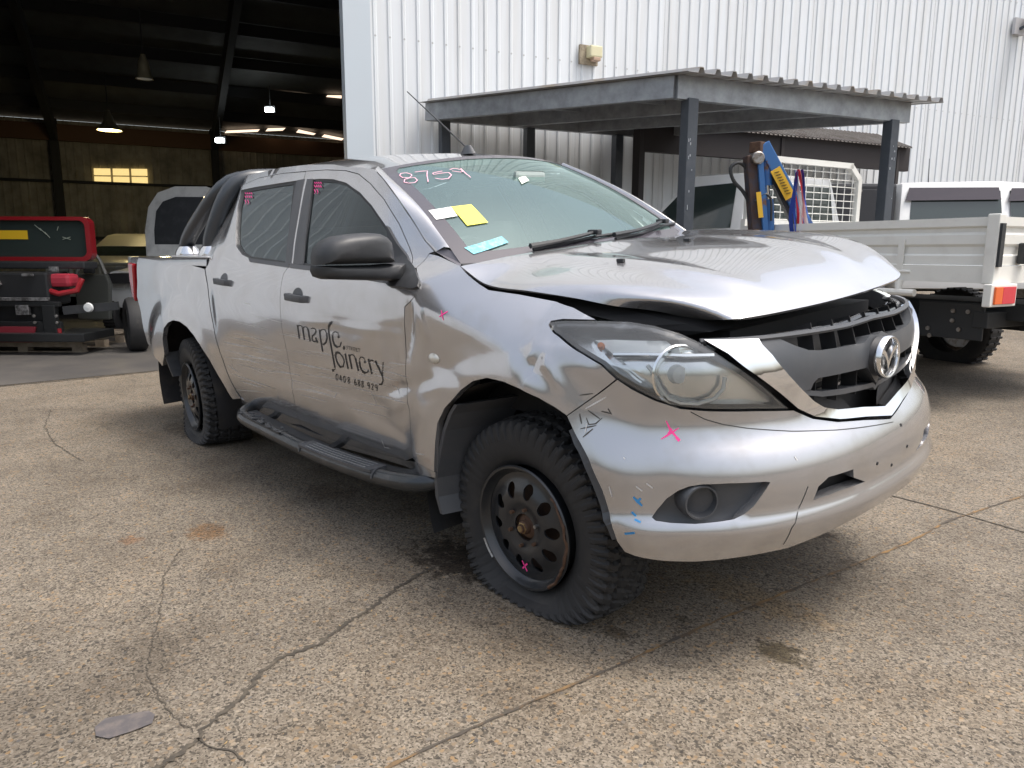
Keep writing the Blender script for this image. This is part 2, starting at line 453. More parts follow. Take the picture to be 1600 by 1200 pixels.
def dentf(u, v):
    s = 0.
    for (ax, ay), (bx_, by_), w, dep in CREASES:
        dx, dy = bx_-ax, by_-ay; L2 = dx*dx+dy*dy; t = ((u-ax)*dx+(v-ay)*dy)/L2
        if t < -.3 or t > 1.3: continue
        tc = max(0., min(1., t)); d = math.hypot(u-ax-dx*tc, v-ay-dy*tc)
        if d < w:
            k = 1-d/w; s += dep*(k**1.35)*(1-abs(2*tc-1)**3*.6)
    for (cu, cv, ru, rv, dep, rot) in DENTS:
        du, dv = u-cu, v-cv
        if abs(du) > .8 or abs(dv) > .5: continue
        c, sn = cos(rot), sin(rot); a = (du*c+dv*sn)/ru; b = (-du*sn+dv*c)/rv; q = a*a+b*b
        if q < 9: s += dep*exp(-q*1.1)
    return s
def sideR(u, z):
    p = side0(u, z)
    if -3.4 < u < .35:
        d = dentf(u, z)
        if z > 1.12: d *= max(0., 1-(z-1.12)/.08)
        p.y += d + .0016*sin(u*9+z*13)*sstep(.4, .6, z)*sstep(1.1, .95, z)
    return p
SR = Surf(sideR, -4.25, UC+1.0, 330, .24, 1.72, 90)
def both(name, pts, m, left=True, **k):
    """a panel traced on the right flank, and its undented twin on the left"""
    uv = SR.poly(pts); par = k.pop('parent', truck); lp = k.pop('lparent', truck)
    hol = [SR.poly(h) for h in k.pop('holes', [])]
    a = panel(name, SR, uv, m, par, holes=hol, **k)
    b = panel(name, SR, uv, m, lp, holes=hol, fn=side0, mirror=True, **k) if left else None
    return a, b

# ---- shared outlines (photo pixels)
GAP_F = [(632.6,479),(632,500),(635,557),(637,606),(640,642),(641.5,675),(645,716)]                       # fender / front door
GAP_B = [(478,268),(468,314),(457.5,374),(451.5,416),(443,428),(438,458),(438,485),(440.5,512),(449.5,555),(455.5,594),(460,625),(470,664)]
GAP_R = [(321,420),(325,446),(329.5,485),(338,530),(347,558),(354,578),(362,597),(371,612),(384,628)]       # rear door / bed
ARCH_F = [(680,694),(684,661),(695,638),(708,624),(721,609),(739,596),(761,591),(787,597),(812,608),(842,622.5),(867,637),(885.7,650)]
A_OUT = [(641,419),(638,382),(624,350),(600,311),(579,287),(561,272),(540,266.5),(510,265.3),(478,267.5)]
C_OUT = [(478,267.5),(440,271),(405,278),(381,288),(366,303),(355,329),(345,359),(332,405),(321,420)]
HL = C(840,460,.2625,[(68,180,1),(80,160),(150,150),(355,150),(560,155),(700,180),(850,225),(960,275),(1050,330),(1200,430),(1350,545),(1500,682)] if False else [(68,180),(80,160),(150,150),(355,150),(560,157),(700,180),(850,225),(960,275),(1050,330),(1200,430),(1350,545),(1500,682),(1300,688),(1000,688),(850,675),(700,630),(560,560),(470,505),(380,420),(200,310),(100,230)])

# ---- front fender
fen = [(671,396),(684,399),(700,406),(719,414),(729,426),(749,443),(764,452.5),(813,459.6),(857,468),(897,480),(931,499.5),(879,499),(861,502),(858,507),(866,520),(892.5,541),(940,570),(963.4,592.6)] + ARCH_F[::-1] + [(679,738),(649,721)] + GAP_F[::-1] + [(650,462),(657,446),(652,432),(650,419)]
fR, fL = both('fender', fen, PAINT, gap=.0018, step=.015, thick=.03)
tag(fR, 'crumpled front fender with dents above the wheel')
# ---- doors
WIN_R = [(377,297),(400,292),(463.5,282),(454,356),(446,411.5),(418,408),(392,404.5),(378,398),(369,385),(368.5,362),(371,325)]
WIN_F = [(480,281),(500,279.3),(521,280),(541,285.5),(563,301),(581,321),(599,347),(609,362),(609,438),(560,430),(500,419.5),(459,412),(468,356)]
rdoor = GAP_R + [(400,638),(430,652),(454,662.5),(470,664)] + GAP_B[::-1] + C_OUT[1:-1]
rd, rdL = both('rear_door', rdoor, PAINT, holes=[WIN_R], gap=.0018, step=.026, thick=.03)
fdoor = GAP_B + [(520,688),(580,705),(634,720),(645,716)] + GAP_F[::-1][1:] + [(650,462),(657,446),(652,432)] + A_OUT
fd, fdL = both('front_door', fdoor, PAINT, holes=[WIN_F], gap=.0018, step=.016, thick=.03)
tag(fd, 'scraped front door with black lettering and a phone number')
GL_R = [(381,300.5),(402,296),(457.5,287),(450,356),(444.5,408),(418,404),(392,400.5),(380,394),(373,382),(372.5,362),(375,327)]
GL_F = [(489,283),(520,284),(539,289),(560,304.5),(577,323),(594,348),(606,366),(606,434),(560,426),(500,415),(472.5,410),(480,350)]
for wn, gl, d, dl in ((WIN_R, GL_R, rd, rdL), (WIN_F, GL_F, fd, fdL)):
    both('window_seal', wn, BLACKP, holes=[gl], parent=d, lparent=dl, off=-.006, thick=.02, step=.03, gap=-.002)
    both('window', gl, SIDEGL, parent=d, lparent=dl, off=-.010, thick=0, step=.05, gap=-.002)
both('pillar_trim', [(464,282),(476.5,279.5),(467,330),(455,412),(446,411)], GREYP, parent=rd, lparent=rdL, off=.0015, thick=.008, step=.03)
both('pillar_trim', [(480,280),(489,279.5),(479,350),(472.5,413.5),(458,411.5),(470,330)], GREYP, parent=fd, lparent=fdL, off=.0015, thick=.008, step=.03)
both('belt_moulding', [(389,403.5),(418,407.5),(452,411.5),(451,418.5),(418,413.5),(391,409.5)], GREYP, parent=rd, lparent=rdL, off=.004, thick=.012, step=.02)
both('belt_moulding', [(455,411.5),(484,416),(540,426),(607,437),(607,443),(540,432.5),(484,422.5),(453,418.5)], GREYP, parent=fd, lparent=fdL, off=.004, thick=.012, step=.02)
# ---- bed side, rocker, roof rail and A pillar
ARCH_R = [(364,624),(353,606.7),(340,585),(326.7,561),(313,540),(302.7,524),(292,510.7),(281,502.7),(270.7,500.5),(262.7,504),(256,513),(254,529),(257,553)]
bed = [(319.5,420),(324,446),(328.5,485),(337,530),(346,558),(353,578),(361,597),(369,612),(376,623)] + ARCH_R + [(254,572),(244,560),(231,537),(224,513),(220,487),(214,463),(214.5,440),(216,402.7),(257,408),(289,411.5)]
bs, bsL = both('bed_side', bed, PAINT, gap=.001, step=.03, thick=.03)
rocker = [(375,622),(384,629),(400,639),(430,653),(454,663.5),(520,689),(580,706),(634,721),(649,722),(679,739),(679,747),(640,733),(580,713),(520,696.5),(454,670),(400,645),(377,630)]
both('rocker_panel', rocker, PAINT, gap=0, step=.02, thick=.02, off=-.004)
apil = [(671,396),(650,419),(641,419),(638,382),(624,350),(600,311),(579,287),(561,272),(540,266.5),(545,261),(566,261),(585,264),(600,281),(620,308),(645,345),(664,376),(679,393)]
both('pillar', apil, PAINT, gap=.0015, step=.022, thick=.03)
rail = [(540,266),(510,264.8),(478,267),(440,270.5),(405,277.5),(381,287.5),(366,302),(354,329),(344,359),(331,405),(322,418),(318,408),(330,365),(342,325),(356,298),(372,283),(400,270),(440,261),(480,256.5),(520,256),(545,260.5)]
both('roof_rail', rail, PAINT, gap=.0012, step=.025, thick=.03, off=-.003)
# ---- dark inner shell seen through the gaps and arches
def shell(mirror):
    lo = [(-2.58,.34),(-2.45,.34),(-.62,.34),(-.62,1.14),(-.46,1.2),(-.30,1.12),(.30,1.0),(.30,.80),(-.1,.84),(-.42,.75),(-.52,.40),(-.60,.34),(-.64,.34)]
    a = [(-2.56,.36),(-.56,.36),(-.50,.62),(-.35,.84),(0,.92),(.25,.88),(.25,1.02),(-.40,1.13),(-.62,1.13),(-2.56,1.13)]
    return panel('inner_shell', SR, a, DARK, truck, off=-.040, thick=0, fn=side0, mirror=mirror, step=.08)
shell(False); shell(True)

def curve(pts):
    d = [0]
    for i in range(1, len(pts)): d.append(d[-1]+(pts[i]-pts[i-1]).length)
    fs = [table([(d[i]/d[-1], p[c]) for i, p in enumerate(pts)]) for c in range(3)]
    return lambda t: Vector((fs[0](t), fs[1](t), fs[2](t)))
# ---- windscreen and roof (a slight twist towards the left)
TW = .038
def wind(s, t):
    q = 1-s*s
    b = Vector((-.43+.17*q, .735*s, 1.235-.012*q)); e = Vector((-1.15+.085*q, .60*s, 1.628+.048*q))
    p = b.lerp(e, t); k = sin(pi*t)
    p += Vector((.45, 0, .8))*.030*k
    p.z += TW*p.y; return p
SW = Surf(wind, -1.02, 1.02, 40, -.03, 1.06, 30)
R_top = table([(-2.85,1.66),(-2.6,1.705),(-2.3,1.735),(-1.9,1.748),(-1.5,1.730),(-1.25,1.703),(-1.05,1.668)])
def roof(s, t):
    fr = wind(s, 1.0); q = 1-abs(s)**2.2
    x = lerp(fr.x, -2.70-.06*q, t); hw = lerp(.60, .655, sstep(0, .35, t)) - .02*sstep(.7, 1, t)
    y = hw*s
    zz = R_top(x)-.052*(abs(s)**2.0)-.022*max(0, abs(s)-.75)**2/.0625
    z = lerp(fr.z-TW*fr.y, zz, sstep(0, .12, t)) + TW*y
    return Vector((x, y, z))
SRF = Surf(roof, -1, 1, 30, 0, 1, 40)
roofo = panel('roof', SRF, [(-1,.004),(1,.004),(1,1),(-1,1)], PAINT, truck, step=.06, thick=.04)
panel('windscreen', SW, [(-.985,.0),(.985,.0),(.985,1),(-.985,1)], WINDGL, truck, step=.05, thick=0, off=.001)
fr_in = SW.poly(C(560,220,.1875,[(205,310),(290,255),(400,232),(760,215),(1100,205),(1350,215),(1600,245)])) 
frit_hole = [(-.90,.93),(-.86,.965),(-.5,.962),(0,.958),(.5,.962),(.86,.965),(.90,.93),(.905,.5),(.90,.10),(.86,.07),(.5,.085),(0,.09),(-.5,.085),(-.86,.07),(-.90,.10),(-.905,.5)]
ws = panel('windscreen_frit', SW, [(-.99,-.01),(.99,-.01),(.99,1.0),(-.99,1.0)], FRIT, truck, holes=[frit_hole], step=.04, thick=0, off=.0035)
for s in (1,):     # slim bright moulding beside the glass
    MB().tube([wind(s*.995, t)+Vector((0, s*.006, .004)) for t in [k/12 for k in range(13)]], .011, 6).build('pillar_moulding', PAINT if s > 0 else BLACKP, truck, True)
# left A pillar stands on the far side: body coloured bar
MB().tube([wind(1.03, t)+Vector((-.03, .03, -.02)) for t in [k/10 for k in range(11)]], .035, 8).build('pillar', PAINT, truck, True)
ed = [SR.cast(u, v) for u, v in [(679,393),(664,376),(645,345),(620,308),(600,281),(585,264)]]
edc = curve([sideR(*q)+Vector((0,.004,-.001)) for q in ed])
V = []; Fc = []
for k in range(25):
    t = k/24; p1 = edc(t); tt = max(0., min(1., (p1.z-1.235+TW*.735)/(1.628-1.235))); p2 = wind(-.985, tt)+Vector((0,0,.004)); pm = (p1+p2)/2+Vector((.012,-.004,.012)); V += [p1, pm, p2]
for k in range(24):
    for j in range(2): Fc.append((3*k+j,3*k+j+1,3*k+4+j,3*k+3+j))
mesh('pillar_face', V, Fc, PAINT, truck, True)
# antenna
ab = roof(-.0, .10)
an = MB().lathe([(.0,.045),(.012,.044),(.020,.03),(.028,.012),(.034,0)], 12, Matrix.Translation(ab) @ Matrix.Diagonal((1.7,.9,1,1))).build('antenna', GREYP, truck, True)
MB().tube([ab+Vector((-.01,0,.035)), ab+Vector((-.50,0,.375))], [.0045,.0028], 6).build('antenna_rod', BLACKP, an)

# ---- bonnet, popped and bent
def plan_hit(u, v, L=.65, W=.80):
    o, d = body_ray(u, v); prev = None
    for k in range(900):
        p = o+d*(.8+k*.004)
        if abs(p.y) < W:
            f = p.x-(X0+L*(1-(abs(p.y)/W)**2.4)**.3125)
            if f < 0: return p
    return p
RG = [bpx(u, v, 'y', y) for u, v, y in [(720,416,-.745),(760,444,-.752),(830,455,-.745),(900,466,-.725),(960,478,-.69),(1025,486,-.625),(1089,500,-.55)]]
FE = [RG[-1]]+[plan_hit(u, v) for u, v in [(1140,499),(1205,489.5),(1322,463)]]+[bpx(1398,438,'y',.34), bpx(1407,428,'y',.44), bpx(1396,415,'y',.53)]
LG = [bpx(u, v, 'y', y) for u, v, y in [(1062,360,.745),(1110,359,.745),(1150,359,.74),(1225,361.5,.725),(1300,368,.69),(1337,377,.65),(1367,392,.595),(1396,415,.53)]]
RE = [RG[0], Vector((-.335,-.45,RG[0].z+.035)), Vector((-.265,0,RG[0].z+.065)), Vector((-.31,.45,LG[0].z-.02)), LG[0]]
cRG, cFE, cLG, cRE = curve(RG), curve(FE), curve(LG), curve(RE)
def hood(a, t):
    p = cRE(a)*(1-t)+cFE(a)*t; r0 = RG[0]*(1-t)+RG[-1]*t; l0 = LG[0]*(1-t)+LG[-1]*t; a_ = max(0., min(1., a))
    p += (cRG(t)-r0)*(1-a_)**1.6 + (cLG(t)-l0)*a_**1.6
    w = max(0., a*(1-a)*4)
    tt = max(0., min(1., t)); p.z += .042*w**.6*(sin(pi*tt/1.3)**.7 if tt < .65 else max(0., 1-((tt-.65)/.35)**3))
    p.z += .012*exp(-((a-.24-.05*t)/.045)**2)*sstep(.02,.2,t)*sstep(1.0,.75,t) + .010*exp(-((a-.76+.05*t)/.045)**2)*sstep(.02,.2,t)*sstep(1.,.75,t)
    p.z += .0012*sin(5*a+3*t)*w*sstep(.3,.8,t)
    return p
SH = Surf(hood, 0, 1, 50, 0, 1, 50)
hd = panel('bonnet', SH, [(0,0),(1,0),(1,1),(0,1)], PAINT, truck, step=.022, thick=.008, lip=.004)
tag(hd, 'buckled silver bonnet popped up above the grille')
def bay(a, t):
    p = hood(.04+.92*a, .02+.90*t); p.z -= .075; return p
mesh('engine_bay', [bay(i/12, j/12) for i in range(13) for j in range(13)], [(i*13+j, (i+1)*13+j, (i+1)*13+j+1, i*13+j+1) for i in range(12) for j in range(12)], DARK, truck)
mb = MB(); mb.box((.1,0,.80),(1.0,1.36,.28)); mb.box((.45,0,.9),(.30,1.0,.2)); mb.build('engine_block', DARK, truck)
for k, (u, v) in enumerate([(970,409.5),(1074,377)]):
    q = SH.cast(u, v); p = hood(*q)
    MB().box(p+Vector((0,0,.006)),(.03,.016,.012)).build('washer_jet', BLACKP, hd, bevel=.003)
# cowl and wipers
cw = [SW.cast(u, v) for u, v in []]
mb = MB(); ns = 16
V = []; Fc = []
for i in range(ns+1):
    s = -.985+1.97*i/ns; a = wind(s, .015)+Vector((0,0,.0)); b = hood(max(0, min(1,(s+1)/2)), 0.02); V += [a, b-Vector((0,0,.012))]
for i in range(ns): Fc.append((2*i, 2*i+1, 2*i+3, 2*i+2))
mesh('cowl_panel', V, Fc, BLACKP, truck)
def wiper(pts, blade, spine):
    P = []
    for u, v, h in pts:
        q = SW.cast(u, v); P.append(wind(*q)+SW.nrm(*q)*(h if SW.nrm(*q).z > 0 else -h))
    w = MB().tube(P, [.012]+[.009]*(len(P)-2)+[.007], 6).build('wiper', BLACKP, truck, True)
    B = []
    for u, v in blade:
        q = SW.cast(u, v); n = SW.nrm(*q); n = n if n.z > 0 else -n; B.append(wind(*q)+n*.012)
    MB().tube(B, .007, 6).build('blade', BLACKP, w)
    p = P[spine]; MB().box(p, (.06,.03,.022)).build('blade_clip', BLACKP, w, bevel=.006)
wiper([(826,394,.03),(870,386,.03),(905,379,.035),(925,372,.03)], [(832,394),(880,384),(930,373),(985,365)], 3)
wiper([(955,376,.03),(990,369,.03),(1015,361,.03),(1030,354,.03)], [(960,377),(1000,368),(1030,356),(1052,352)], 3)

# ---- papers and marker on the glass
def quad_on(name, surf, pts, m, parent, off=.006):
    uv = surf.poly(pts); return panel(name, surf, uv, m, parent, step=.04, thick=0, off=off)
WHITEP = mat('white_paper', (.78,.79,.78), .6); YELP = mat('yellow_paper', (.82,.76,.10), .6); BLUEP = mat('blue_sticker', (.10,.38,.47), .4, noise=(40,(.24,.55,.6),.45,.6))
z6 = lambda pts: C(560,220,.1875,pts)
wsc = [o for o in truck.children if o.name.startswith('windscreen') and 'frit' not in o.name][0]
quad_on('white_paper', SW, z6([(583,590),(770,560),(825,636),(648,667)]), WHITEP, wsc)
quad_on('yellow_paper', SW, z6([(770,560),(938,540),(1080,690),(905,717)]), YELP, wsc)
quad_on('blue_sticker', SW, z6([(880,900),(1190,805),(1250,855),(960,955)]), BLUEP, wsc)
digits = z6([(420,350),(350,300),(350,285),(400,275),(440,290),(430,320),(385,335),(380,355),(430,365),(480,355),(490,335),(450,320),(420,320)])
strokes8759 = [z6([(440,290),(400,277),(355,283),(345,300),(370,318),(420,320),(470,318),(492,338),(470,360),(420,364),(382,355),(385,335),(425,320),(445,300),(440,290)]),
    z6([(470,272),(520,265),(575,262),(572,300),(580,352)]), z6([(700,262),(620,280),(625,292),(690,280),(750,275),(775,295),(750,325),(690,332),(640,322)]), z6([(760,250),(800,240),(850,250),(870,265),(850,272),(780,262)]), z6([(850,240),(890,280),(935,316)])]
ribbon('marker_number', SW, strokes8759, .0042, mat('pale_pink_marker', (.78,.40,.50), .5), wsc, off=.0065)
quad_on('rego_sticker', SW, z6([(1330,320),(1385,300),(1420,340),(1360,370)]), mat('pale_sticker', (.75,.85,.72), .5), wsc)

# ---- lettering, marker and scratches on the flank
zt = lambda pts: C(450,490,.125,pts)
W1, W2 = .0105, .004
let = [(W1, zt([(118,140),(145,318)])), (W2, zt([(120,165),(140,148),(165,150),(182,175)])), (W1, zt([(182,175),(208,330)])), (W2, zt([(186,185),(205,165),(232,168),(250,195)])), (W1, zt([(250,195),(280,350)])),
    (W2, zt([(290,190),(310,180),(340,190),(352,220)])), (W1*.7, zt([(352,220),(335,255),(305,280),(300,310),(315,345),(345,350),(360,320)])), (W1, zt([(345,300),(372,365)])),
    (W1, zt([(393,200),(435,475)])), (W2, zt([(400,225),(430,195),(460,200),(482,240)])), (W1*.8, zt([(482,240),(490,300),(475,360),(445,385)])), (W2, zt([(445,385),(425,375)])),
    (W1*1.1, zt([(545,112),(525,125),(508,165),(508,215)])), (W1, zt([(508,215),(530,360),(560,520),(588,675)])), (W2, zt([(588,675),(590,695),(565,708)])), (W1*1.2, zt([(540,106),(550,118)])), (W1*1.2, zt([(555,710),(572,708)])),
    (W2, zt([(560,280),(560,245),(590,225),(625,240),(640,285)])), (W1*.9, zt([(640,285),(625,300)])), (W1, zt([(556,270),(560,330),(580,390),(615,420)])), (W2*1.5, zt([(615,420),(650,410),(668,355)])),
    (W1*1.6, zt([(692,415),(708,440)])),
    (W1, zt([(600,560),(592,520),(605,485),(640,490)])), (W1*.9, zt([(600,560),(620,620),(655,668),(690,660)])), (W2*1.6, zt([(640,490),(685,540),(705,600),(690,660)])),
    (W1, zt([(715,500),(752,690)])), (W1, zt([(762,510),(800,692)])), (W2, zt([(768,535),(790,512),(820,518),(842,555)])), (W1, zt([(842,555),(882,718)])),
    (W2, zt([(895,620),(892,570),(915,540),(950,555),(970,600)])), (W1*.9, zt([(970,600),(955,610)])), (W1, zt([(892,600),(905,670),(935,725),(968,742)])), (W2*1.5, zt([(968,742),(1000,728),(1008,700)])),
    (W1, zt([(1005,565),(1050,755)])), (W2*1.4, zt([(1018,600),(1040,580),(1068,592)])), (W1, zt([(1092,590),(1182,778)])), (W2, zt([(1190,605),(1186,700),(1182,778)])), (W2*1.6, zt([(1182,778),(1190,840),(1170,885),(1140,882)]))]
st = []
for i, ch in enumerate('STREET'):
    x = 728+i*30; y = 405+i*6.4
    g = {'S': [[(20,4),(8,0),(2,10),(18,24),(16,40),(2,38)]], 'T': [[(0,0),(24,4)],[(12,2),(16,42)]], 'R': [[(2,0),(6,42)],[(2,0),(18,4),(18,18),(4,20)],[(6,20),(22,44)]], 'E': [[(22,4),(2,0),(6,40),(26,44)],[(4,20),(20,23)]]}[ch]
    st += [(.0026, zt([(x+a, y+b) for a, b in s])) for s in g]
D = {'0': [[(10,0),(2,18),(4,60),(14,78),(26,70),(30,40),(24,8),(10,0)]], '4': [[(22,78),(16,0),(0,52),(30,58)]], '8': [[(14,0),(4,10),(6,28),(18,36),(28,54),(24,74),(12,76),(4,60),(14,38),(24,26),(24,8),(14,0)]], '6': [[(14,0),(4,40),(8,70),(20,78),(30,64),(26,46),(14,40),(6,48)]], '9': [[(28,30),(18,40),(6,30),(4,10),(14,0),(26,8),(28,30),(26,78)]], '2': [[(2,12),(12,0),(24,8),(24,28),(6,68),(32,78)]]}
xs = {0: 598, 1: 645, 2: 693, 3: 745, 4: 828, 5: 872, 6: 916, 7: 990, 8: 1040, 9: 1088}
for i, ch in enumerate('0408688929'):
    x = xs[i]; y = 755+(x-598)*.275
    st += [(.0042, zt([(x+a, y+b) for a, b in s])) for s in D[ch]]
tag(ribbon('lettering', SR, let+st, .006, INK, fd, off=.0018, step=.012), kind='stuff')
z5 = lambda pts: C(220,480,.3,pts)
scr = [(.005, z5(p)) for p in ([(430,180),(520,200),(600,210)], [(560,255),(680,275),(760,295)], [(440,260),(560,275),(650,300)], [(470,345),(600,390),(700,425)], [(520,385),(640,420)], [(800,290),(900,310),(1000,330)], [(700,330),(830,355)])]
scr += [(.003, z5(p)) for p in ([(790,425),(880,430),(1000,460)], [(830,455),(970,492)], [(600,320),(760,345)], [(620,205),(740,225)], [(1020,450),(1005,472)], [(1200,440),(1230,505)], [(1300,400),(1350,455)], [(1290,290),(1380,300)], [(500,430),(640,440)], [(450,300),(520,345)], [(540,300),(620,335),(690,350)], [(860,350),(1000,370)], [(470,270),(480,330)], [(1255,690),(1270,730),(1300,735)], [(1435,760),(1475,768)], [(790,370),(790,430)])]
for k in range(46):
    x = random.uniform(350, 590); y = 528+(x-350)*.30+random.gauss(0, 1)*26; L = random.uniform(10, 60)
    if y < 640+(x-350)*.2: scr.append((random.uniform(.001,.0028), [(x, y), (x+L*.5, y+L*.10+random.uniform(-1,1)), (x+L, y+L*.24)]))
ribbon('scratches', SR, [s for s in scr if s[1][0][0] > 444], .004, SCRATCH, fd, taper=True, off=.0012)
ribbon('scratches', SR, [s for s in scr if s[1][0][0] <= 444], .004, SCRATCH, rd, taper=True, off=.0012)
# ---- plastic corner between pillar, glass and bonnet
qv = [edc(0.), edc(.12), wind(-.985,.09), wind(-.985,0), RG[0], sideR(*SR.cast(700,406))]
mesh('cowl_corner', [p+Vector((0,0,.001)) for p in qv], [(0,1,2,3),(0,3,4,5)], mat('corner_grey', (.11,.105,.12), .4), truck)
# ---- front bumper
def half(pts, zt, zb=None):
    """right-half outline on the nose closed along the centre line"""
    uv = [p for p in SR.poly(pts)]
    return uv
def mirror_uv(uv): return [(2*UC-u, v) for u, v in uv]
def full(top_uv):
    """open right-hand outline running centre to centre -> closed symmetric outline"""
    return top_uv + mirror_uv(top_uv)[::-1]
z8 = lambda pts: C(840,340,.4668,pts)
zg = lambda pts: C(1060,420,.2625,pts)
zh = lambda pts: C(840,460,.2625,pts)
zf = lambda pts: C(1000,720,.1375,pts)
arch_b = [(885.7,650),(897,675),(919,716),(941,767),(955,811),(966,842),(978,858)]
bot = [(994,864),(1036,870.5),(1083,872),(1143,866),(1190,858),(1223,851),(1262,836),(1307,815),(1353,789)]
top = [(1349,656),(1309,659),(1270,654),(1240,641),(1181,642),(1102,642),(1063,638.5),(1024,626),(987,608),(964.5,593)]
b_uv = SR.poly(top)+SR.poly(arch_b)+SR.poly(bot)
zc_top = SR.cast(1393,653)[1]; zc_bot = SR.cast(1384,770)[1]
b_uv = [(UC, zc_top)]+b_uv+[(UC, zc_bot)]
FOG = zf([(135,640),(190,560),(300,430),(430,340),(560,290),(700,268),(1000,256),(1430,236),(1480,245),(1400,370),(1290,520),(1180,610),(1060,660),(900,682),(620,702),(350,692),(180,672)])
INT = z8([(922,946),(940,900),(975,868),(1057,842),(1058,870),(1096,884),(1010,914)])
fog_uv, int_uv = SR.poly(FOG), SR.poly(INT)
def nose_fn(u, z):
    p = sideR(u, z) if u <= UC else side0(u, z)
    # lower bumper lip stands proud below the fog lamps
    k = sstep(.50, .455, z)*sstep(.30, .36, z)
    q = (p-Vector((0, 0, z))); q.z = 0
    n = Vector((q.x-.0, q.y*1.0, 0)); n.normalize()
    return p+n*.026*k*sstep(.25, .6, p.x)
SN = Surf(nose_fn, -.2, UC+NOSE+.3, 200, .24, 1.2, 70)
bmp = panel('front_bumper', SN, full(b_uv), PAINT, truck, holes=[fog_uv, int_uv, mirror_uv(fog_uv), mirror_uv(int_uv)], step=.022, thick=.035, gap=.0012)
tag(bmp, 'silver front bumper with scuffed corner and pink cross')
backs = [(UC-.9,.46),(UC+.9,.46),(UC+.9,1.0),(UC+.55,1.06),(UC-.55,1.06),(UC-.9,1.0)]
panel('front_structure', SN, backs, DARK, truck, off=-.13, thick=0, step=.08)
for mir in (False, True):
    fu = mirror_uv(fog_uv) if mir else fog_uv
    cu, cv = SN.cast(1098, 787)
    if mir: cu = 2*UC-cu
    bz = panel('fog_lamp_bezel', SN, fu, GREYP, bmp, off=-.035, thick=.03, step=.02, gap=-.006)
    p = nose_fn(cu, cv); n = SN.nrm(cu, cv); n = n if n.x > 0 else -n
    n = (n*.55+Vector((.83, 0, -.02))*.45).normalized()
    M = Matrix.Translation(p-n*.05) @ n.to_track_quat('Z', 'Y').to_matrix().to_4x4()
    MB().lathe([(.060,-.03),(.056,.03),(.052,.046),(.047,.046),(.044,.03),(.040,-.02)], 32, M).build('fog_lamp_ring', GREYP, bmp, True)
    MB().lathe([(.001,.002),(.03,0),(.043,-.006),(.043,-.02)], 24, M).build('fog_lamp_blank', BLACKG, bmp, True)
    iu = mirror_uv(int_uv) if mir else int_uv
    panel('air_intake', SN, iu, DARK, bmp, off=-.05, thick=.0, step=.04, gap=-.05)
# seams on the bumper
GROOVE = mat('seam_shadow', (.03,.03,.03), .8)
ribbon('seam', SN, [z8([(512,650),(560,675),(620,692),(700,705),(850,715),(1000,711),(1100,700),(1190,684)])], .0028, GROOVE, bmp, off=.001)
ribbon('seam', SN, [z8([(905,900),(880,960),(850,1040),(822,1094)])], .0024, GROOVE, bmp, off=.001)
for (u, v) in z8([(1137,823),(1185,828),(1237,765),(1216,694)]):
    q = SN.cast(u, v); p = nose_fn(*q); n = SN.nrm(*q); n = n if n.x > 0 else -n
    MB().lathe([(.001,.0015),(.0055,.0015),(.006,-.002)], 10, Matrix.Translation(p) @ n.to_track_quat('Z','Y').to_matrix().to_4x4()).build('plate_hole', DARK, bmp)
ribbon('marker_cross', SN, [(.007, zh([(765,752),(790,805),(840,865)])), (.006, zh([(840,795),(800,822),(735,862)])), (.012, zh([(825,850),(845,872)])), (.006, zh([(800,800),(775,830)]))], .006, PINK, bmp, taper=True)
sc2 = [zh(p) for p in ([(290,735),(305,775),(345,770),(385,735)], [(250,710),(262,770)], [(380,695),(440,710)], [(255,800),(350,780)], [(270,850),(330,800)], [(300,690),(370,740)], [(250,600),(330,590)], [(420,680),(440,715)])]
ribbon('scuff', SN, sc2, .0045, mat('scuff_dark', (.06,.055,.05), .7), bmp, taper=True)
sc3 = [z8(p) for p in ([(320,935),(350,965)], [(315,985),(330,1000)], [(325,1010),(345,1020)], [(292,1058),(325,1055)], [(335,950),(345,940)])]
ribbon('paint_scuff', SN, sc3, .009, mat('blue_scuff', (.03,.22,.50), .6), bmp, taper=True)
ribbon('scuff', SN, [z8(p) for p in ([(330,900),(350,915)], [(365,890),(385,905)], [(288,803),(292,808)], [(240,900),(250,935)], [(860,800),(868,812)], [(160,640),(230,600)], [(165,690),(160,720)])], .004, SCRATCH, bmp, taper=True)
# inner arch flare strip on the bumper edge
ribbon('arch_strip', SN, [(.045, [(895,668),(914,712),(935,765),(950,810),(963,846)])], .04, GREYP, bmp, off=-.012)

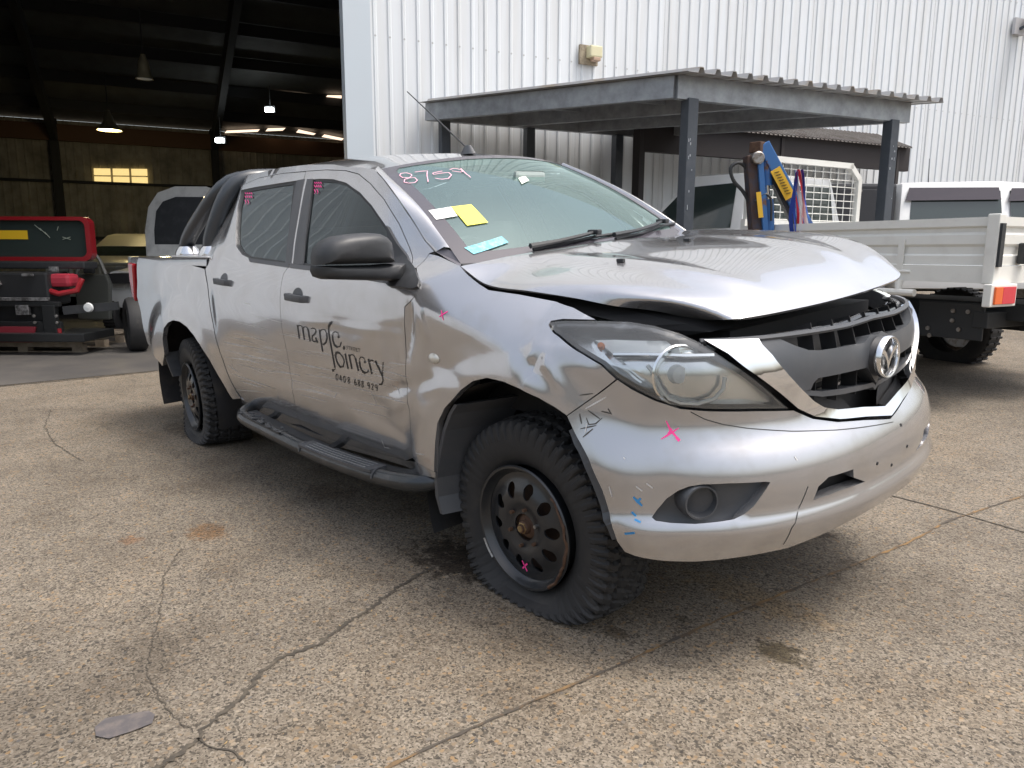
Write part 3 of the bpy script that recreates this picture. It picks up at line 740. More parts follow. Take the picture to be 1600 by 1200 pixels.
# ---- headlights
HOUS = mat('lamp_housing', (.84,.85,.85), .2, .85, noise=(5,(.6,.61,.61),.4,.7))
REFL = mat('lamp_reflector', (.86,.87,.86), .12, 1.)
FROST = mat('lamp_inner', (.86,.88,.88), .25, .1)
AMBER = mat('amber_bulb', (.75,.20,.02), .3)
hl_uv = SN.poly(HL)
top_strip = SN.poly(zh([(330,240),(440,235),(760,240),(830,300),(870,325),(430,330),(400,300)]))
wedge = SN.poly(zh([(860,330),(820,275),(900,265),(1000,300),(1060,340)]))
sidec = SN.poly(zh([(310,240),(380,330),(450,420),(560,520),(620,560),(540,520),(400,420),(320,320),(295,260)]))
lowin = SN.poly(zh([(470,350),(1060,352),(1200,450),(1440,655),(1300,668),(1000,668),(850,650),(720,600),(560,450)]))
chromeln = zh([(440,338),(650,338),(870,345),(1040,342)])
for mir in (False, True):
    mm = (lambda p: mirror_uv(p)) if mir else (lambda p: p)
    h = panel('headlight', SN, mm(hl_uv), BLACKG, truck, off=-.012, thick=.07, step=.03, gap=.003, holes=[inset(dedupe(mm(hl_uv)), .016)])
    if not mir: tag(h, 'cloudy clear-lens headlight beside the chrome grille wing')
    panel('lamp_housing', SN, mm(hl_uv), HOUS, h, off=-.060, thick=.02, step=.03, gap=.006)
    panel('lamp_housing_face', SN, mm(lowin), HOUS, h, off=-.040, thick=.02, step=.03)
    panel('position_strip', SN, mm(top_strip), FROST, h, off=-.030, thick=.025, step=.02)
    panel('turn_reflector', SN, mm(wedge), REFL, h, off=-.030, thick=.02, step=.015)
    panel('side_reflector', SN, mm(sidec), REFL, h, off=-.035, thick=.02, step=.015)
    cu, cv = SN.cast(840+.2625*890, 460+.2625*490)
    if mir: cu = 2*UC-cu
    p = nose_fn(cu, cv); n = SN.nrm(cu, cv); n = n if n.x > 0 else -n; n = (n*.5+Vector((1,0,0))*.5).normalized()
    M = Matrix.Translation(p-n*.035) @ n.to_track_quat('Z','Y').to_matrix().to_4x4()
    MB().lathe([(.090,-.008),(.086,-.002),(.081,-.006),(.078,-.012),(.062,-.035),(.035,-.052),(.001,-.056)], 36, M).build('reflector_bowl', REFL, h, True)
    MB().lathe([(.001,.0),(.025,-.004),(.03,-.02),(.03,-.04)], 16, M).build('bulb_cap', FROST, h, True)
    au, av = SN.cast(840+.2625*360, 460+.2625*280)
    if mir: au = 2*UC-au
    pa = nose_fn(au, av); na = SN.nrm(au, av); na = na if na.dot(Vector((1,-.5 if not mir else .5,0))) > 0 else -na
    MB().lathe([(.001,.014),(.009,.010),(.012,0),(.009,-.01)], 12, Matrix.Translation(pa-na*.028) @ na.to_track_quat('Z','Y').to_matrix().to_4x4()).build('bulb', AMBER, h, True)
    bead = [nose_fn(*(q if not mir else (2*UC-q[0], q[1])))-na*.02 for q in SN.poly(chromeln)]
    MB().tube(bead, .008, 6).build('light_guide', REFL, h, True)
    ring = [(640,400),(665,430),(690,480),(720,540),(770,600),(840,625),(940,630),(1040,600),(1095,540),(1105,470)]
    rp = [nose_fn(*(q if not mir else (2*UC-q[0], q[1]))) for q in SN.poly(zh(ring))]
    MB().tube([q-na*.022 for q in rp], .006, 6).build('light_guide', FROST, h, True)
    panel('lens', SN, mm(hl_uv), LENSGL, h, off=.001, thick=0, step=.03, gap=.004)

# ---- grille
chr_out = [(1099,533),(1136,554),(1178,585),(1217,614),(1243,637),(1270,651),(1309,656),(1349,653)]
chr_in = [(1345,637),(1305,640),(1284,636),(1268,626),(1246,604),(1229,586),(1204,556),(1188,540),(1183,531)]
co, ci = SN.poly(chr_out), SN.poly(chr_in)
zo, zi = SN.cast(1393,649)[1], SN.cast(1393,630)[1]
gr = panel('grille', SN, co+[(UC,zo)]+mirror_uv(co+[(UC,zo)])[::-1]+mirror_uv(ci[::-1]+[])[:0]+[p for p in mirror_uv(ci)[::-1]]+[(UC,zi)]+ci if False else (co+[(UC,zo)]+mirror_uv(co)[::-1]+mirror_uv(ci)[::-1]+[(UC,zi)]+ci), CHROME, truck, off=.010, thick=.05, step=.02)
tag(gr, 'grille with chrome wing surround and round winged emblem')
bar = zg([(480,428),(610,414),(700,455),(780,482),(850,484),(1000,462),(1115,438)])
barb = zg([(1130,588),(1000,620),(840,652),(812,682),(795,722),(705,725),(640,655),(560,555),(500,470)])
bu, bb = SN.poly(bar), SN.poly(barb)
zt1, zb1 = SN.cast(1385,519)[1], SN.cast(1392,590)[1]
midt = SN.cast(1362,522); midb = SN.cast(1366,590)
bar_uv = bu+[midt,(UC,zt1)]+mirror_uv(bu+[midt])[::-1]+mirror_uv(bb)+[] 
bar_uv = bu+[midt,(UC,zt1)]+mirror_uv([midt])+mirror_uv(bu)[::-1]+mirror_uv(bb)[::-1]+mirror_uv([midb])+[(UC,zb1),midb]+bb
panel('grille_bar', SN, bar_uv, GREYP, gr, off=-.004, thick=.05, step=.02, lip=.008)
def slat(pts, centre, r, m, off):
    uv = SN.poly(pts)+[(UC, SN.cast(*centre)[1])]; uv = uv+mirror_uv(uv[:-1])[::-1]
    P = []
    for q in densify(uv, .03, False):
        n = SN.nrm(*q); n = n if n.x > 0 else -n; P.append(nose_fn(*q)+n*off)
    return P
s1 = slat(zg([(715,735),(800,742),(870,748),(1000,732),(1170,692)]), (1393,596), 0, None, -.006)
V = []; Fc = []
for p in s1:
    q = Vector((p.x, p.y, 0)).normalized()
    V += [p+Vector((0,0,.008)), p-Vector((0,0,.008)), p-q*.06-Vector((0,0,.012)), p-q*.06+Vector((0,0,.0))]
for i in range(len(s1)-1):
    for k in range(4): Fc.append((4*i+k, 4*i+(k+1)%4, 4*i+4+(k+1)%4, 4*i+4+k))
mesh('grille_slat', V, Fc, GREYP, gr)
s2 = slat(zg([(130,428),(470,412),(800,372),(1000,338)]), (1393,487), 0, None, -.004)
MB().tube(s2, .009, 6).build('grille_slat', GREYP, gr, True)
s3 = slat(zg([(130,400),(470,388),(800,345),(1000,310)]), (1396,474), 0, None, -.03)
MB().tube(s3, .010, 6).build('latch_panel_edge', BLACKG, gr, True)
for k in range(7):      # fins of the opening behind the bar
    for zz, z2 in ((SN.cast(1300,632)[1], SN.cast(1300,590)[1]), (.905, 1.01)):
        u = UC-.42+.84*(k+.5)/7
        a, b = nose_fn(u, zz), nose_fn(u, z2); d = Vector((-.045,0,0))
        MB().bar(a+d, b+d, .05, .004, up=(0,1,0)).build('grille_fin', DARK, gr)
for k in range(5):       # condenser tubes deep behind
    z = .70+.035*k
    MB().bar((.72,-.40,z),(.72,.40,z),.02,.008).build('radiator_tube', mat('radiator', (.16,.15,.14), .45, .6), gr)
# emblem: ring and wing
ecu, ecv = UC, SN.cast(1387,552)[1]
ep = nose_fn(UC, ecv)+Vector((.022,0,0)); en = Vector((.97,0,.10)).normalized()
Me = Matrix.Translation(ep) @ Matrix(((0,0,1,0),(1,0,0,0),(0,1,0,0),(0,0,0,1)))       # local x -> body y, local y -> up
MB().lathe([(.001,-.012),(.068,-.012),(.072,-.03)], 40, Me @ Matrix.Diagonal((1.06,.93,1,1))).build('emblem_disc', BLACKP, gr, True)
em = MB(); prof = [(.076,-.006),(.076,.006),(.072,.012),(.066,.010),(.064,.002),(.064,-.006)]
em.lathe(prof, 48, Me @ Matrix.Diagonal((1.06,.93,1,1)), True)
wing_l = [(-.066,.030),(-.044,.027),(-.024,.015),(-.008,-.006),(0,-.030)]
up_e = [(.067,.034),(.046,.031),(.026,.021),(.011,.004),(0,-.016)]; lo_e = [(.066,.021),(.046,.016),(.028,.004),(.014,-.014),(0,-.042)]
for s in (-1, 1):
    V = [Me @ Vector((s*x, y, z)) for z in (-.008, .007) for x, y in up_e+lo_e]; n = 10
    F_ = []
    for i in range(4): F_ += [(10+i,10+i+1,15+i+1,15+i),(i,5+i,5+i+1,i+1),(i,i+1,10+i+1,10+i),(5+i,15+i,15+i+1,5+i+1)]
    em.add(V, F_)
em.build('emblem', mat('emblem_silver', (.80,.81,.82), .16, 1.), gr, True)
# unused patches: sky and dark reflections painted on the chrome wing
REFL_BLUE = mat('blue_reflection', (.10,.42,.66), .4); 
None and panel('reflection_patch', SN, SN.poly(zg([(372,560),(410,500),(520,540),(640,700),(600,660),(520,600),(440,605)])), mat('reflected_blue', (.16,.45,.62), .3), gr, off=.0125, thick=0, step=.02)
None and panel('reflection_patch', SN, SN.poly(zg([(300,500),(405,495),(400,545),(360,552)])), DARK, gr, off=.0128, thick=0, step=.02)

# ---- wheels
def tyre_mesh(cx, cy, cz, flat, R=.398, na=448):
    prof = [(.100,.222),(.122,.245),(.134,.285),(.135,.32),(.130,.350),(.124,.368),(.115,.384)]
    tread = [(.108-.216*k/22, .396-.010*abs(.108-.216*k/22)**2/.0117) for k in range(23)]
    sec = prof+tread+[(-a, r) for a, r in prof[::-1]]
    ns = len(sec); V = []; NL = 56; per = na//NL
    for i in range(na):
        th = 2*pi*i/na
        for a, r in sec:
            rr = r
            if r > .340:
                ph = (i/per+ (.5 if a < 0 else 0)+.35*sin(a*55)) % 1.0
                lug = .30
                if abs(a) > .062:
                    if ph < lug: rr -= .0135*min(1, (r-.34)/.03)
                    elif abs(a) > .118: rr += .004
                else:
                    ph2 = (i/per*1.0+.5*(1 if a > 0 else 0)+a*9) % 1.0
                    if ph2 < .22: rr -= .010
                if abs(abs(a)-.064-.006*(1 if (i//per) % 2 else -1)) < .0065 or abs(a+.006*(1 if (i//(per//2)) % 2 else -1)) < .006: rr -= .011
            aa_ = a
            if .335 < r < .39 and abs(a) > .112 and ((i/per+(.5 if a < 0 else 0)) % 1.0) > .42: aa_ += math.copysign(.007, a)
            elif .255 < r < .30 and abs(a) > .11 and 20 < (i*360/na) % 90 < 62 and (i//3) % 3: aa_ += math.copysign(.0022, a)
            V.append([aa_, rr, th])
    out = []
    for a, r, th in V:
        x = cx+r*sin(th); y = cy-a; z = cz+r*cos(th)
        p = Vector((x, y, z)); w = ML @ p
        if flat:
            lo, hi = cz-R, .155
            if w.z < hi:
                t = max(0., (w.z-lo)/(hi-lo)); nz = .003+(hi-.003)*max(t, 0)**2.3 if t < 1 else w.z
                bul = (1-t)**1.2
                w.y += -a*(.50 if a > 0 else .6)*bul*(1 if r > .30 else .35)
                w.x += (w.x-cx)*.14*bul
                w.z = nz
            else:
                k = sstep(.34, .155, w.z)*0; w.y += -a*.05*k
        else: w.z = max(w.z, .003)
        out.append(MLI @ w)
    Fc = []
    for i in range(na):
        j = (i+1) % na
        for k in range(ns-1): Fc.append((i*ns+k, i*ns+k+1, j*ns+k+1, j*ns+k))
    return out, Fc
class Plane:
    def __init__(s, fn, ref): s.fn = fn; s.ref = ref
    def nrm(s, u, v, fn=None): return s.ref
    def ray(s, u, v): return body_ray(u, v)
def wheel(cx, cy, cz, side, flat, label=None, hubrust=True):
    """side -1 right; cy is the outer rim plane"""
    w = bpy.data.objects.new('wheel', None); COL.objects.link(w); w.parent = truck; w.location = (0,0,0)
    if label: w['label'] = label
    yc = cy-side*.138
    V, Fc = tyre_mesh(cx, yc if side < 0 else -yc, cz, flat)
    if side > 0:
        V2 = []
        for v in V: V2.append(Vector((v.x, -v.y, v.z)))
        V = V2
        # left tyres stand on the ground as inflated tyres
        V = [MLI @ (lambda q: Vector((q.x, q.y, max(q.z, .003))))(ML @ v) for v in V]
    t = mesh('tyre', V, Fc, RUBBER, w, True); t.data.set_sharp_from_angle(angle=radians(28))
    Mw = Matrix.Translation((cx, cy, cz)) @ Matrix(((1,0,0,0),(0,0,side,0),(0,1,0,0),(0,0,0,1)))    # local z points outwards
    rim = MB().lathe([(.2285,-.004),(.231,.003),(.2265,.009),(.219,.008),(.213,-.002),(.208,-.014),(.200,-.022),(.197,-.055),(.199,-.10),(.205,-.20),(.22,-.225)], 72, Mw).build('rim', RIM, w, True)
    def dish(u, v):
        r = math.hypot(u, v)
        z = -.024+.024*sstep(.19,.12,r)-.010*sstep(.10,.06,r)
        return Mw @ Vector((u, v, z))
    outer = [(.199*cos(2*pi*k/60), .199*sin(2*pi*k/60)) for k in range(60)]
    holes = [[(.050*cos(2*pi*k/20), .050*sin(2*pi*k/20)) for k in range(20)]]
    for h in range(10):
        a = 2*pi*h/10+.12; pts = []
        for k in range(14):
            b = 2*pi*k/14; x = .137+.032*cos(b)*(1 if cos(b) > 0 else .85); y = .0205*sin(b)*(1.15 if cos(b) > 0 else .9)
            pts.append((x*cos(a)-y*sin(a), x*sin(a)+y*cos(a)))
        holes.append(pts)
    pl = Plane(dish, Vector((0, side, 0)))
    d = panel('wheel_disc', pl, outer, RIM, rim, holes=holes, step=.011, thick=.007, lip=.002)
    MB().lathe([(.001,-.085),(.19,-.085)], 32, Mw).build('brake_backing', mat('brake_rust', (.05,.03,.022), .8, noise=(14,(.11,.06,.03),.45,.7)), rim)  # rust-brown disc behind the wheel holes
    hub = MB().lathe([(.049,-.05),(.048,-.028),(.040,-.020),(.026,-.018),(.024,-.002),(.016,.004),(.0155,.012),(.008,.012),(.008,-.0),(.001,-.0)], 24, Mw).build('hub', RUST, w, True)
    MB().lathe([(.022,-.018),(.022,.004),(.013,.006),(.013,.014),(.001,.014)], 6, Mw).build('hub_nut', mat('brass_nut', (.33,.24,.12), .5, .7, noise=(30,(.15,.07,.03),.4,.7)), hub)
    for k in range(6):
        a = 2*pi*k/6+.35
        Ms = Mw @ Matrix.Translation((.0715*cos(a), .0715*sin(a), -.03))
        MB().lathe([(.0115,-.01),(.0115,.016),(.007,.019),(.0065,.036),(.001,.036)], 8, Ms).build('wheel_stud', STEEL if k == 0 else RUST, rim, True)
    return w, rim, Mw
wf, rimf, Mwf = wheel(0, -.845, .2893, -1, True, 'flat front wheel with black steel rim and rusty hub')
wr, rimr, Mwr = wheel(-3.22, -.865, .2945, -1, True, 'flat rear wheel with ragged tyre')
wr.matrix_basis = Matrix.Translation((-3.22,-.80,0)) @ Matrix.Rotation(radians(-7),4,'Z') @ Matrix.Translation((3.22,.80,0))
wheel(0, .845, .298, 1, False); wheel(-3.22, .85, .298, 1, False)
# torn, rusty rim edge and weights
mb = MB(); pts = []
for k in range(22):
    a = radians(-52+k*4.6); r = .2225+.004*random.uniform(-1, 1); pts.append(Mwf @ Vector((r*cos(a), r*sin(a), .010+.005*random.uniform(-1, 1))))
mb.tube(pts, [.004+.003*random.random() for _ in pts], 5).build('rust_edge', RUST, rimf)
pts = [Mwf @ Vector((.224*cos(radians(a)), .224*sin(radians(a)), .011)) for a in range(205, 228, 4)]
MB().tube(pts, .006, 5).build('rim_weight', STEEL, rimf)
def onrim(cross): return [[Mwf @ Vector((x, y, -.005)) for x, y in st] for st in cross]
V = []; Fc = []
for st in ([(-.005,-.125),(.02,-.158)], [(.022,-.128),(-.004,-.155)]):
    a, b = (Mwf @ Vector((x, y, .004)) for x, y in st); d = (b-a).normalized().cross(Vector((0,1,0)))*.003
    n = len(V); V += [a+d, a-d, b-d, b+d]; Fc.append((n, n+1, n+2, n+3))
mesh('marker_cross', V, Fc, PINK, rimf)

# ---- arch liners and mud flaps
def liner(cx, cz, R, y0, y1, a0, a1, n=26):
    V = []; Fc = []
    for i in range(n+1):
        a = radians(a0+(a1-a0)*i/n)
        for y in (y0, y0+(y1-y0)*.12, y1): V.append(Vector((cx+R*cos(a), y, cz+R*sin(a)*1.0)))
    for i in range(n):
        for k in range(2): Fc.append((3*i+k, 3*i+k+1, 3*i+4+k, 3*i+3+k))
    b = len(V)
    for i in range(n+1): V.append(V[3*i+2].copy())
    V.append(Vector((cx, y1, cz)))
    for i in range(n): Fc.append((b+i, b+i+1, len(V)-1))
    return mesh('arch_liner', V, Fc, LINER, truck, True)
liner(-.01,.31,.510,-.885,-.45,14,200); liner(-.01,.31,.510,.885,.45,14,200)
liner(-3.25,.30,.535,-.885,-.45,-15,195); liner(-3.25,.30,.535,.885,.45,-15,195)
z7 = lambda pts: C(640,540,.3667,pts)
def flap(pts, y, th, name, m):
    P = [bpx(u, v, 'y', y) for u, v in pts]; n = len(P)
    V = P+[p+Vector((.0,th,0)) for p in P]
    Fc = [tuple(range(n)), tuple(range(2*n-1, n-1, -1))]+[(i, (i+1) % n, n+(i+1) % n, n+i) for i in range(n)]
    bm = bmesh.new(); vs = [bm.verts.new(v) for v in V]
    for f in Fc: bm.faces.new([vs[i] for i in f])
    return from_bm(name, bm, m, truck)
# front mud flap: a thick moulding behind the wheel, facing forward
mp = [bpx(u, v, 'y', -.915) for u, v in z7([(190,250),(165,290),(140,360),(120,460),(105,560),(110,640),(130,715)])]
V = []; Fc = []
for p in mp: V += [p, p+Vector((.018,.0,0)), p+Vector((.10,.26,0)), p+Vector((.06,.27,0)), ]
for i in range(len(mp)-1):
    for k in range(4): Fc.append((4*i+k, 4*i+(k+1) % 4, 4*i+4+(k+1) % 4, 4*i+4+k))
Fc += [(0,1,2,3), tuple(len(V)-4+k for k in (3,2,1,0))]
mesh('mud_flap', V, Fc, GREYP, truck)
zr = lambda pts: C(180,380,.266667,pts)
mp = [bpx(u, v, 'y', -.90) for u, v in zr([(288,640),(300,690),(318,740),(335,780)])]
V = []; Fc = []
for p in mp: V += [p, p+Vector((.02,0,0)), p+Vector((.05,.25,0)), p+Vector((.01,.25,0))]
for i in range(len(mp)-1):
    for k in range(4): Fc.append((4*i+k, 4*i+(k+1) % 4, 4*i+4+(k+1) % 4, 4*i+4+k))
Fc += [(0,1,2,3), tuple(len(V)-4+k for k in (3,2,1,0))]
mesh('mud_flap', V, Fc, BLACKP, truck)
# underbody
mb = MB(); mb.box((-1.9,0,.40),(4.1,.9,.16)); mb.box((-1.55,0,.43),(1.95,1.60,.14)); mb.tube([(-3.22,-.7,.29),(-3.22,.7,.29)],.07,12); mb.tube([(0,-.7,.29),(0,.7,.29)],.05,10); mb.box((-3.3,0,.56),(1.6,1.4,.06)); mb.build('chassis', DARK, truck)

# ---- side steps
def side_step(s, broken):
    pth = curve([Vector(p) for p in [(-2.26,-.82,.38),(-2.23,-.905,.362),(-2.16,-.945,.350),(-1.85,-.95,.333),(-1.30,-.95,.312),(-.85,-.945,.322),(-.58,-.935,.345),(-.47,-.90,.362),(-.42,-.80,.38)]])
    P = [pth(k/48) for k in range(49)]
    if s < 0: P = [Vector((p.x,-p.y,p.z)) for p in P]
    st = MB().tube(P, .036, 16).build('side_step', mat('step_steel', (.05,.055,.06), .25, .6, noise=(8,(.10,.10,.105),.45,.75)), truck, True)
    def on(x):
        b = min(range(48), key=lambda k: abs(P[k].x-x)); return P[b]
    def strip(a, b, dy, w, h, up_, nm, m, n=10):
        V = []; Fc = []
        for k in range(n+1):
            c = on(a+(b-a)*k/n); x = a+(b-a)*k/n
            for e, f in ((-1,0),(1,0),(1,1),(-1,1)): V.append(Vector((x, c.y+dy*s+e*w/2, c.z+up_+f*h)))
        for k in range(n):
            for e in range(4): Fc.append((4*k+e,4*k+(e+1)%4,4*k+4+(e+1)%4,4*k+4+e))
        Fc += [(3,2,1,0), tuple(4*n+e for e in range(4))]
        return MB().add(V, Fc).build(nm, m, st)
    strip(-2.17, -.52, .035, .095, .012, .012, 'step_board', BLACKP, 24)
    for a, b in ((-1.42,-.78),(-2.12,-1.66)):
        if broken and a < -2:
            strip(a, b, 0, .05, .008, .026, 'torn_tread', BLACKP)
            mb = MB()
            for k in range(14):
                x = a+(b-a)*k/13; c = on(x); mb.box((x, c.y+random.uniform(-.03,.03), c.z+.036+random.uniform(0,.008)), (.035,.012,.004), Matrix.Rotation(random.uniform(-.6,.6),3,'Z'))
            tag(mb.build('torn_edge', GREYP, st), kind='stuff')
            continue
        strip(a, b, 0, .082, .012, .026, 'step_pad', GREYP)
        for k in range(4): strip(a+.06, b-.05, -.030+.020*k, .007, .004, .0385, 'pad_rib', mat('pad_rib', (.22,.23,.24), .3, .4))
        for x in (a, b):
            c = on(x); MB().tube([Vector((x, c.y-.038*cos(t), c.z+.037*sin(t))) for t in [pi*k/8 for k in range(9)]], .005, 6).build('pad_band', GREYP, st)
    for x in (-2.0,-1.3,-.65): c = on(x); MB().bar(c+Vector((0,.02*s,0)), (x,c.y+.30*s,.40), .05, .02).build('step_bracket', DARK, st)
side_step(1, True); side_step(-1, False)

# ---- mirror
z9 = lambda pts: C(460,340,.1375,pts)
def mirror_unit(mirr):
    dz = Vector((0,0,-.07 if mirr else 0))
    up = [bpx(u, v, 'x', -.69) for u, v in z9([(190,540),(182,450),(205,350),(275,270),(400,215),(600,187),(760,174),(870,182),(960,228),(1008,285),(1033,400),(1043,515)])]
    lo = [bpx(u, v, 'x', -.69) for u, v in z9([(183,548),(830,538),(1046,520),(1100,512),(1205,515),(1195,640),(1150,712),(1020,720),(800,712),(300,700),(205,670),(176,610)])]
    root = None
    for nm, ol, dep in (('mirror', up, .12), ('mirror_base', lo, .085)):
        c = sum(ol, Vector())/len(ol); V = []; n = len(ol)
        rings = [(-.05,.90),(-.045,.985),(.0,1.0),(.35,.985),(.62,.94),(.83,.83),(.95,.62),(1.0,.35)]
        for t, s in rings:
            for p in ol:
                q = c+(p-c)*s; V.append(Vector((p.x+dep*t, q.y, q.z)))
        V.append(c+Vector((dep*1.01,0,0)))
        Fc = [(i*n+k, i*n+(k+1) % n, (i+1)*n+(k+1) % n, (i+1)*n+k) for i in range(len(rings)-1) for k in range(n)]
        Fc += [((len(rings)-1)*n+k, (len(rings)-1)*n+(k+1) % n, len(V)-1) for k in range(n)]; Fc.append(tuple(range(n)))
        if mirr: V = [Vector((v.x, -v.y, v.z))+dz for v in V]
        bm = bmesh.new(); vs = [bm.verts.new(v) for v in V]
        for f in Fc: bm.faces.new([vs[i] for i in f])
        o = from_bm(nm, bm, BLACKP, root or truck, True); o.data.set_sharp_from_angle(angle=radians(40))
        if not root: root = o
    return root
mir_r = mirror_unit(False); mirror_unit(True); tag(mir_r, 'large black side mirror on the driver door')
sail = z9([(1068,100),(1180,300),(1310,500),(1390,610),(1432,730),(1420,800),(1370,822),(1250,805),(1090,790),(1020,735),(1060,600)])
both('mirror_mount', sail, BLACKP, off=.012, thick=.03, step=.02)
# ---- handles, repeater
def handle(u, v, parent, lparent, mirr):
    q = SR.cast(u, v); p = (side0 if mirr else sideR)(*q)
    s = 1 if not mirr else -1
    if mirr: p = Vector((p.x, -p.y, p.z)); parent = lparent
    panel('handle_cup', SR, [(q[0]+.050*cos(pi*k/12), q[1]+.010+.036*sin(pi*k/12)) for k in range(13)], GREYP, parent, off=.0012, thick=.004, step=.012, fn=side0 if mirr else sideR, mirror=mirr)
    h = MB(); P = [(p.x+dx, p.y-s*dy, p.z+dz) for dx, dy, dz in ((-.105,.006,.002),(-.09,.026,.002),(0,.032,0),(.075,.028,-.003),(.095,.008,-.004))]
    V = []; Fc = []
    for x, y, z in P: V += [(x,y,z+.017),(x,y+s*.014,z+.017),(x,y+s*.014,z-.017),(x,y,z-.017)]
    for i in range(4):
        for k in range(4): Fc.append((4*i+k,4*i+(k+1)%4,4*i+4+(k+1)%4,4*i+4+k))
    Fc += [(0,1,2,3),(19,18,17,16)]
    h.add(V, Fc).build('handle', GREYP, parent, True, bevel=.005)
for mirr in (False, True):
    handle(349.5,440,rd,rdL,mirr); handle(465,465,fd,fdL,mirr)
q = SR.cast(678,560); p = sideR(*q)
MB().lathe([(.001,.012),(.016,.010),(.024,.004),(.026,-.002)], 20, Matrix.Translation(p) @ Matrix(((1.25,0,0,0),(0,0,-1,0),(0,.8,0,0),(0,0,0,1)))).build('side_repeater', mat('repeater', (.60,.58,.52), .15, .3, coat=.5), fR, True)
ribbon('marker_mark', SR, [(.006, C(560,220,.3375,[(385,785),(395,830)])), (.006, C(560,220,.3375,[(415,790),(375,815)]))], .006, PINK, fR, taper=True)
z4 = lambda pts: C(180,230,.3,pts)
for par, base in ((rd, z4([(672,235),(672,285)])), (fd, z4([(1033,180),(1030,245)]))):
    (x0, y0), (x1, y1) = base; stt = []
    for i in range(4):
        ax = x0+i*3.1
        stt += [(.006, [(ax, y0), (ax+2, y0+2), (ax, y0+5), (ax+2, y0+8)])]
    for i in range(2): stt.append((.006, [(x0+i*4, y0+11), (x0+i*4+2, y0+16), (x0+i*4, y0+18)]))
    ribbon('marker_number', SR, stt, .005, PINK, par, off=-.004)
# ---- bed: rails, cover, sports bar, tail lamp, tailgate
mb = MB(); mb.box((-3.38,0,1.17),(1.56,1.62,.02)); mb.build('bed_cover', mat('bed_cover', (.10,.105,.11), .5, noise=(6,(.16,.16,.16),.4,.7)), truck)
for s in (-1, 1):
    P = [(-2.60,s*.862,1.207),(-3.3,s*.862,1.207),(-4.14,s*.845,1.20)]
    V = []; Fc = []
    for x, y, z in P: V += [(x,y+s*.024,z-.035),(x,y+s*.018,z),(x,y,z+.012),(x,y-s*.05,z+.008),(x,y-s*.06,z-.03)]
    for i in range(2):
        for k in range(4): Fc.append((5*i+k,5*i+k+1,5*i+6+k,5*i+5+k))
    mesh('bed_rail', V, Fc, PAINT, truck, True)
    pl = bpx(300,404,'y',-.83) if s < 0 else None
    MB().box((-2.90,s*.80,1.222),(.62,.16,.010)).build('bar_plate', mat('plate_silver', (.55,.55,.56), .35, .7), truck, bevel=.004)
# sports bar: two raked hoops of black tube
sb = MB()
def hoop(x0, x1, r):
    P = [(x0,-.80,1.22),(x0-.0,-.80,1.30),(lerp(x0,x1,.45),-.755,1.46),(lerp(x0,x1,.82),-.70,1.585),(x1,-.63,1.655),(x1+.02,-.5,1.675),(x1+.02,0,1.68)]
    Q = [Vector(p) for p in P]; c = curve(Q); R = [c(k/22) for k in range(23)]
    return R+[Vector((p.x,-p.y,p.z)) for p in R[-2::-1]]
sbm = mat('bar_black', (.03,.035,.042), .35, coat=.2)
spb = MB().tube(hoop(-2.72,-2.60,.05), .047, 14).build('sports_bar', sbm, truck, True)
MB().tube(hoop(-3.12,-2.72,.05), .047, 14).build('bar_tube', sbm, spb, True)
tag(spb, 'black tubular sports bar behind the cab')
for s in (-1, 1):
    for x in (-2.72,-3.12):
        MB().lathe([(.075,0),(.078,.012),(.066,.04),(.052,.058)], 24, Matrix.Translation((x,s*.80,1.225)) @ Matrix.Diagonal((1.35,.95,1,1))).build('bar_foot', mat('foot_silver', (.72,.73,.75), .2, .9), spb, True)
# cab back wall with window
mb = MB(); mb.box((-2.66,0,.80),(.05,1.62,.80)); mb.build('cab_back', PAINT, truck)
mb = MB(); mb.add([(-2.66,-.74,1.2),(-2.66,.74,1.2),(-2.72,.62,1.66),(-2.72,-.62,1.66)],[(0,1,2,3)]); mb.build('rear_window', SIDEGL, truck)
mb = MB(); mb.box((-4.16,0,.86),(.05,1.60,.62)); mb.build('tailgate', PAINT, truck, bevel=.01)
mb = MB(); mb.box((-4.25,0,.55),(.16,1.5,.14)); mb.build('rear_bumper', BLACKP, truck, bevel=.02)
REDL = mat('tail_red', (.35,.012,.02), .15, coat=.6)
for s in (-1, 1):
    P = [(-4.00,1.165),(-4.11,1.17),(-4.13,1.05),(-4.115,.92),(-4.07,.89),(-4.04,1.0)]
    MB().prism(P, s*.80, s*.897).build('tail_lamp', REDL, truck, bevel=.012)
mesh('bed_wall', [(-2.6,-.86,.5),(-2.6,.86,.5),(-2.6,.86,1.18),(-2.6,-.86,1.18)], [(0,1,2,3)], DARK, truck)

# ---- interior
SEAT = mat('seat_cloth', (.16,.165,.165), .9, bump=(120,.3,.003))
DASH = mat('dash_plastic', (.20,.21,.21), .65)
mb = MB(); mb.box((-.62,0,1.02),(.42,1.40,.22)); mb.prism([(-.83,1.10),(-.42,1.17),(-.36,1.10),(-.80,.9)],-.68,.68); mb.build('dashboard', DASH, truck, bevel=.02)
def seat(x, y, w):
    s = MB(); s.box((x+.05,y,.72),(.52,w,.18)); s.box((x-.27,y,1.05),(.16,w,.62),Matrix.Rotation(-.2,3,'Y')); o = s.build('seat', SEAT, truck, bevel=.04)
    for yy in ([y] if w < .7 else [y-.4,y+.4]): MB().box((x-.38,yy,1.44),(.10,.27,.18),Matrix.Rotation(-.15,3,'Y')).build('headrest', SEAT, o, bevel=.03)
seat(-1.30,-.38,.52); seat(-1.30,.38,.52); seat(-2.15,0,1.3)
Ms = Matrix.Translation((-.88,-.38,1.12)) @ Matrix.Rotation(radians(-65),4,'Y')
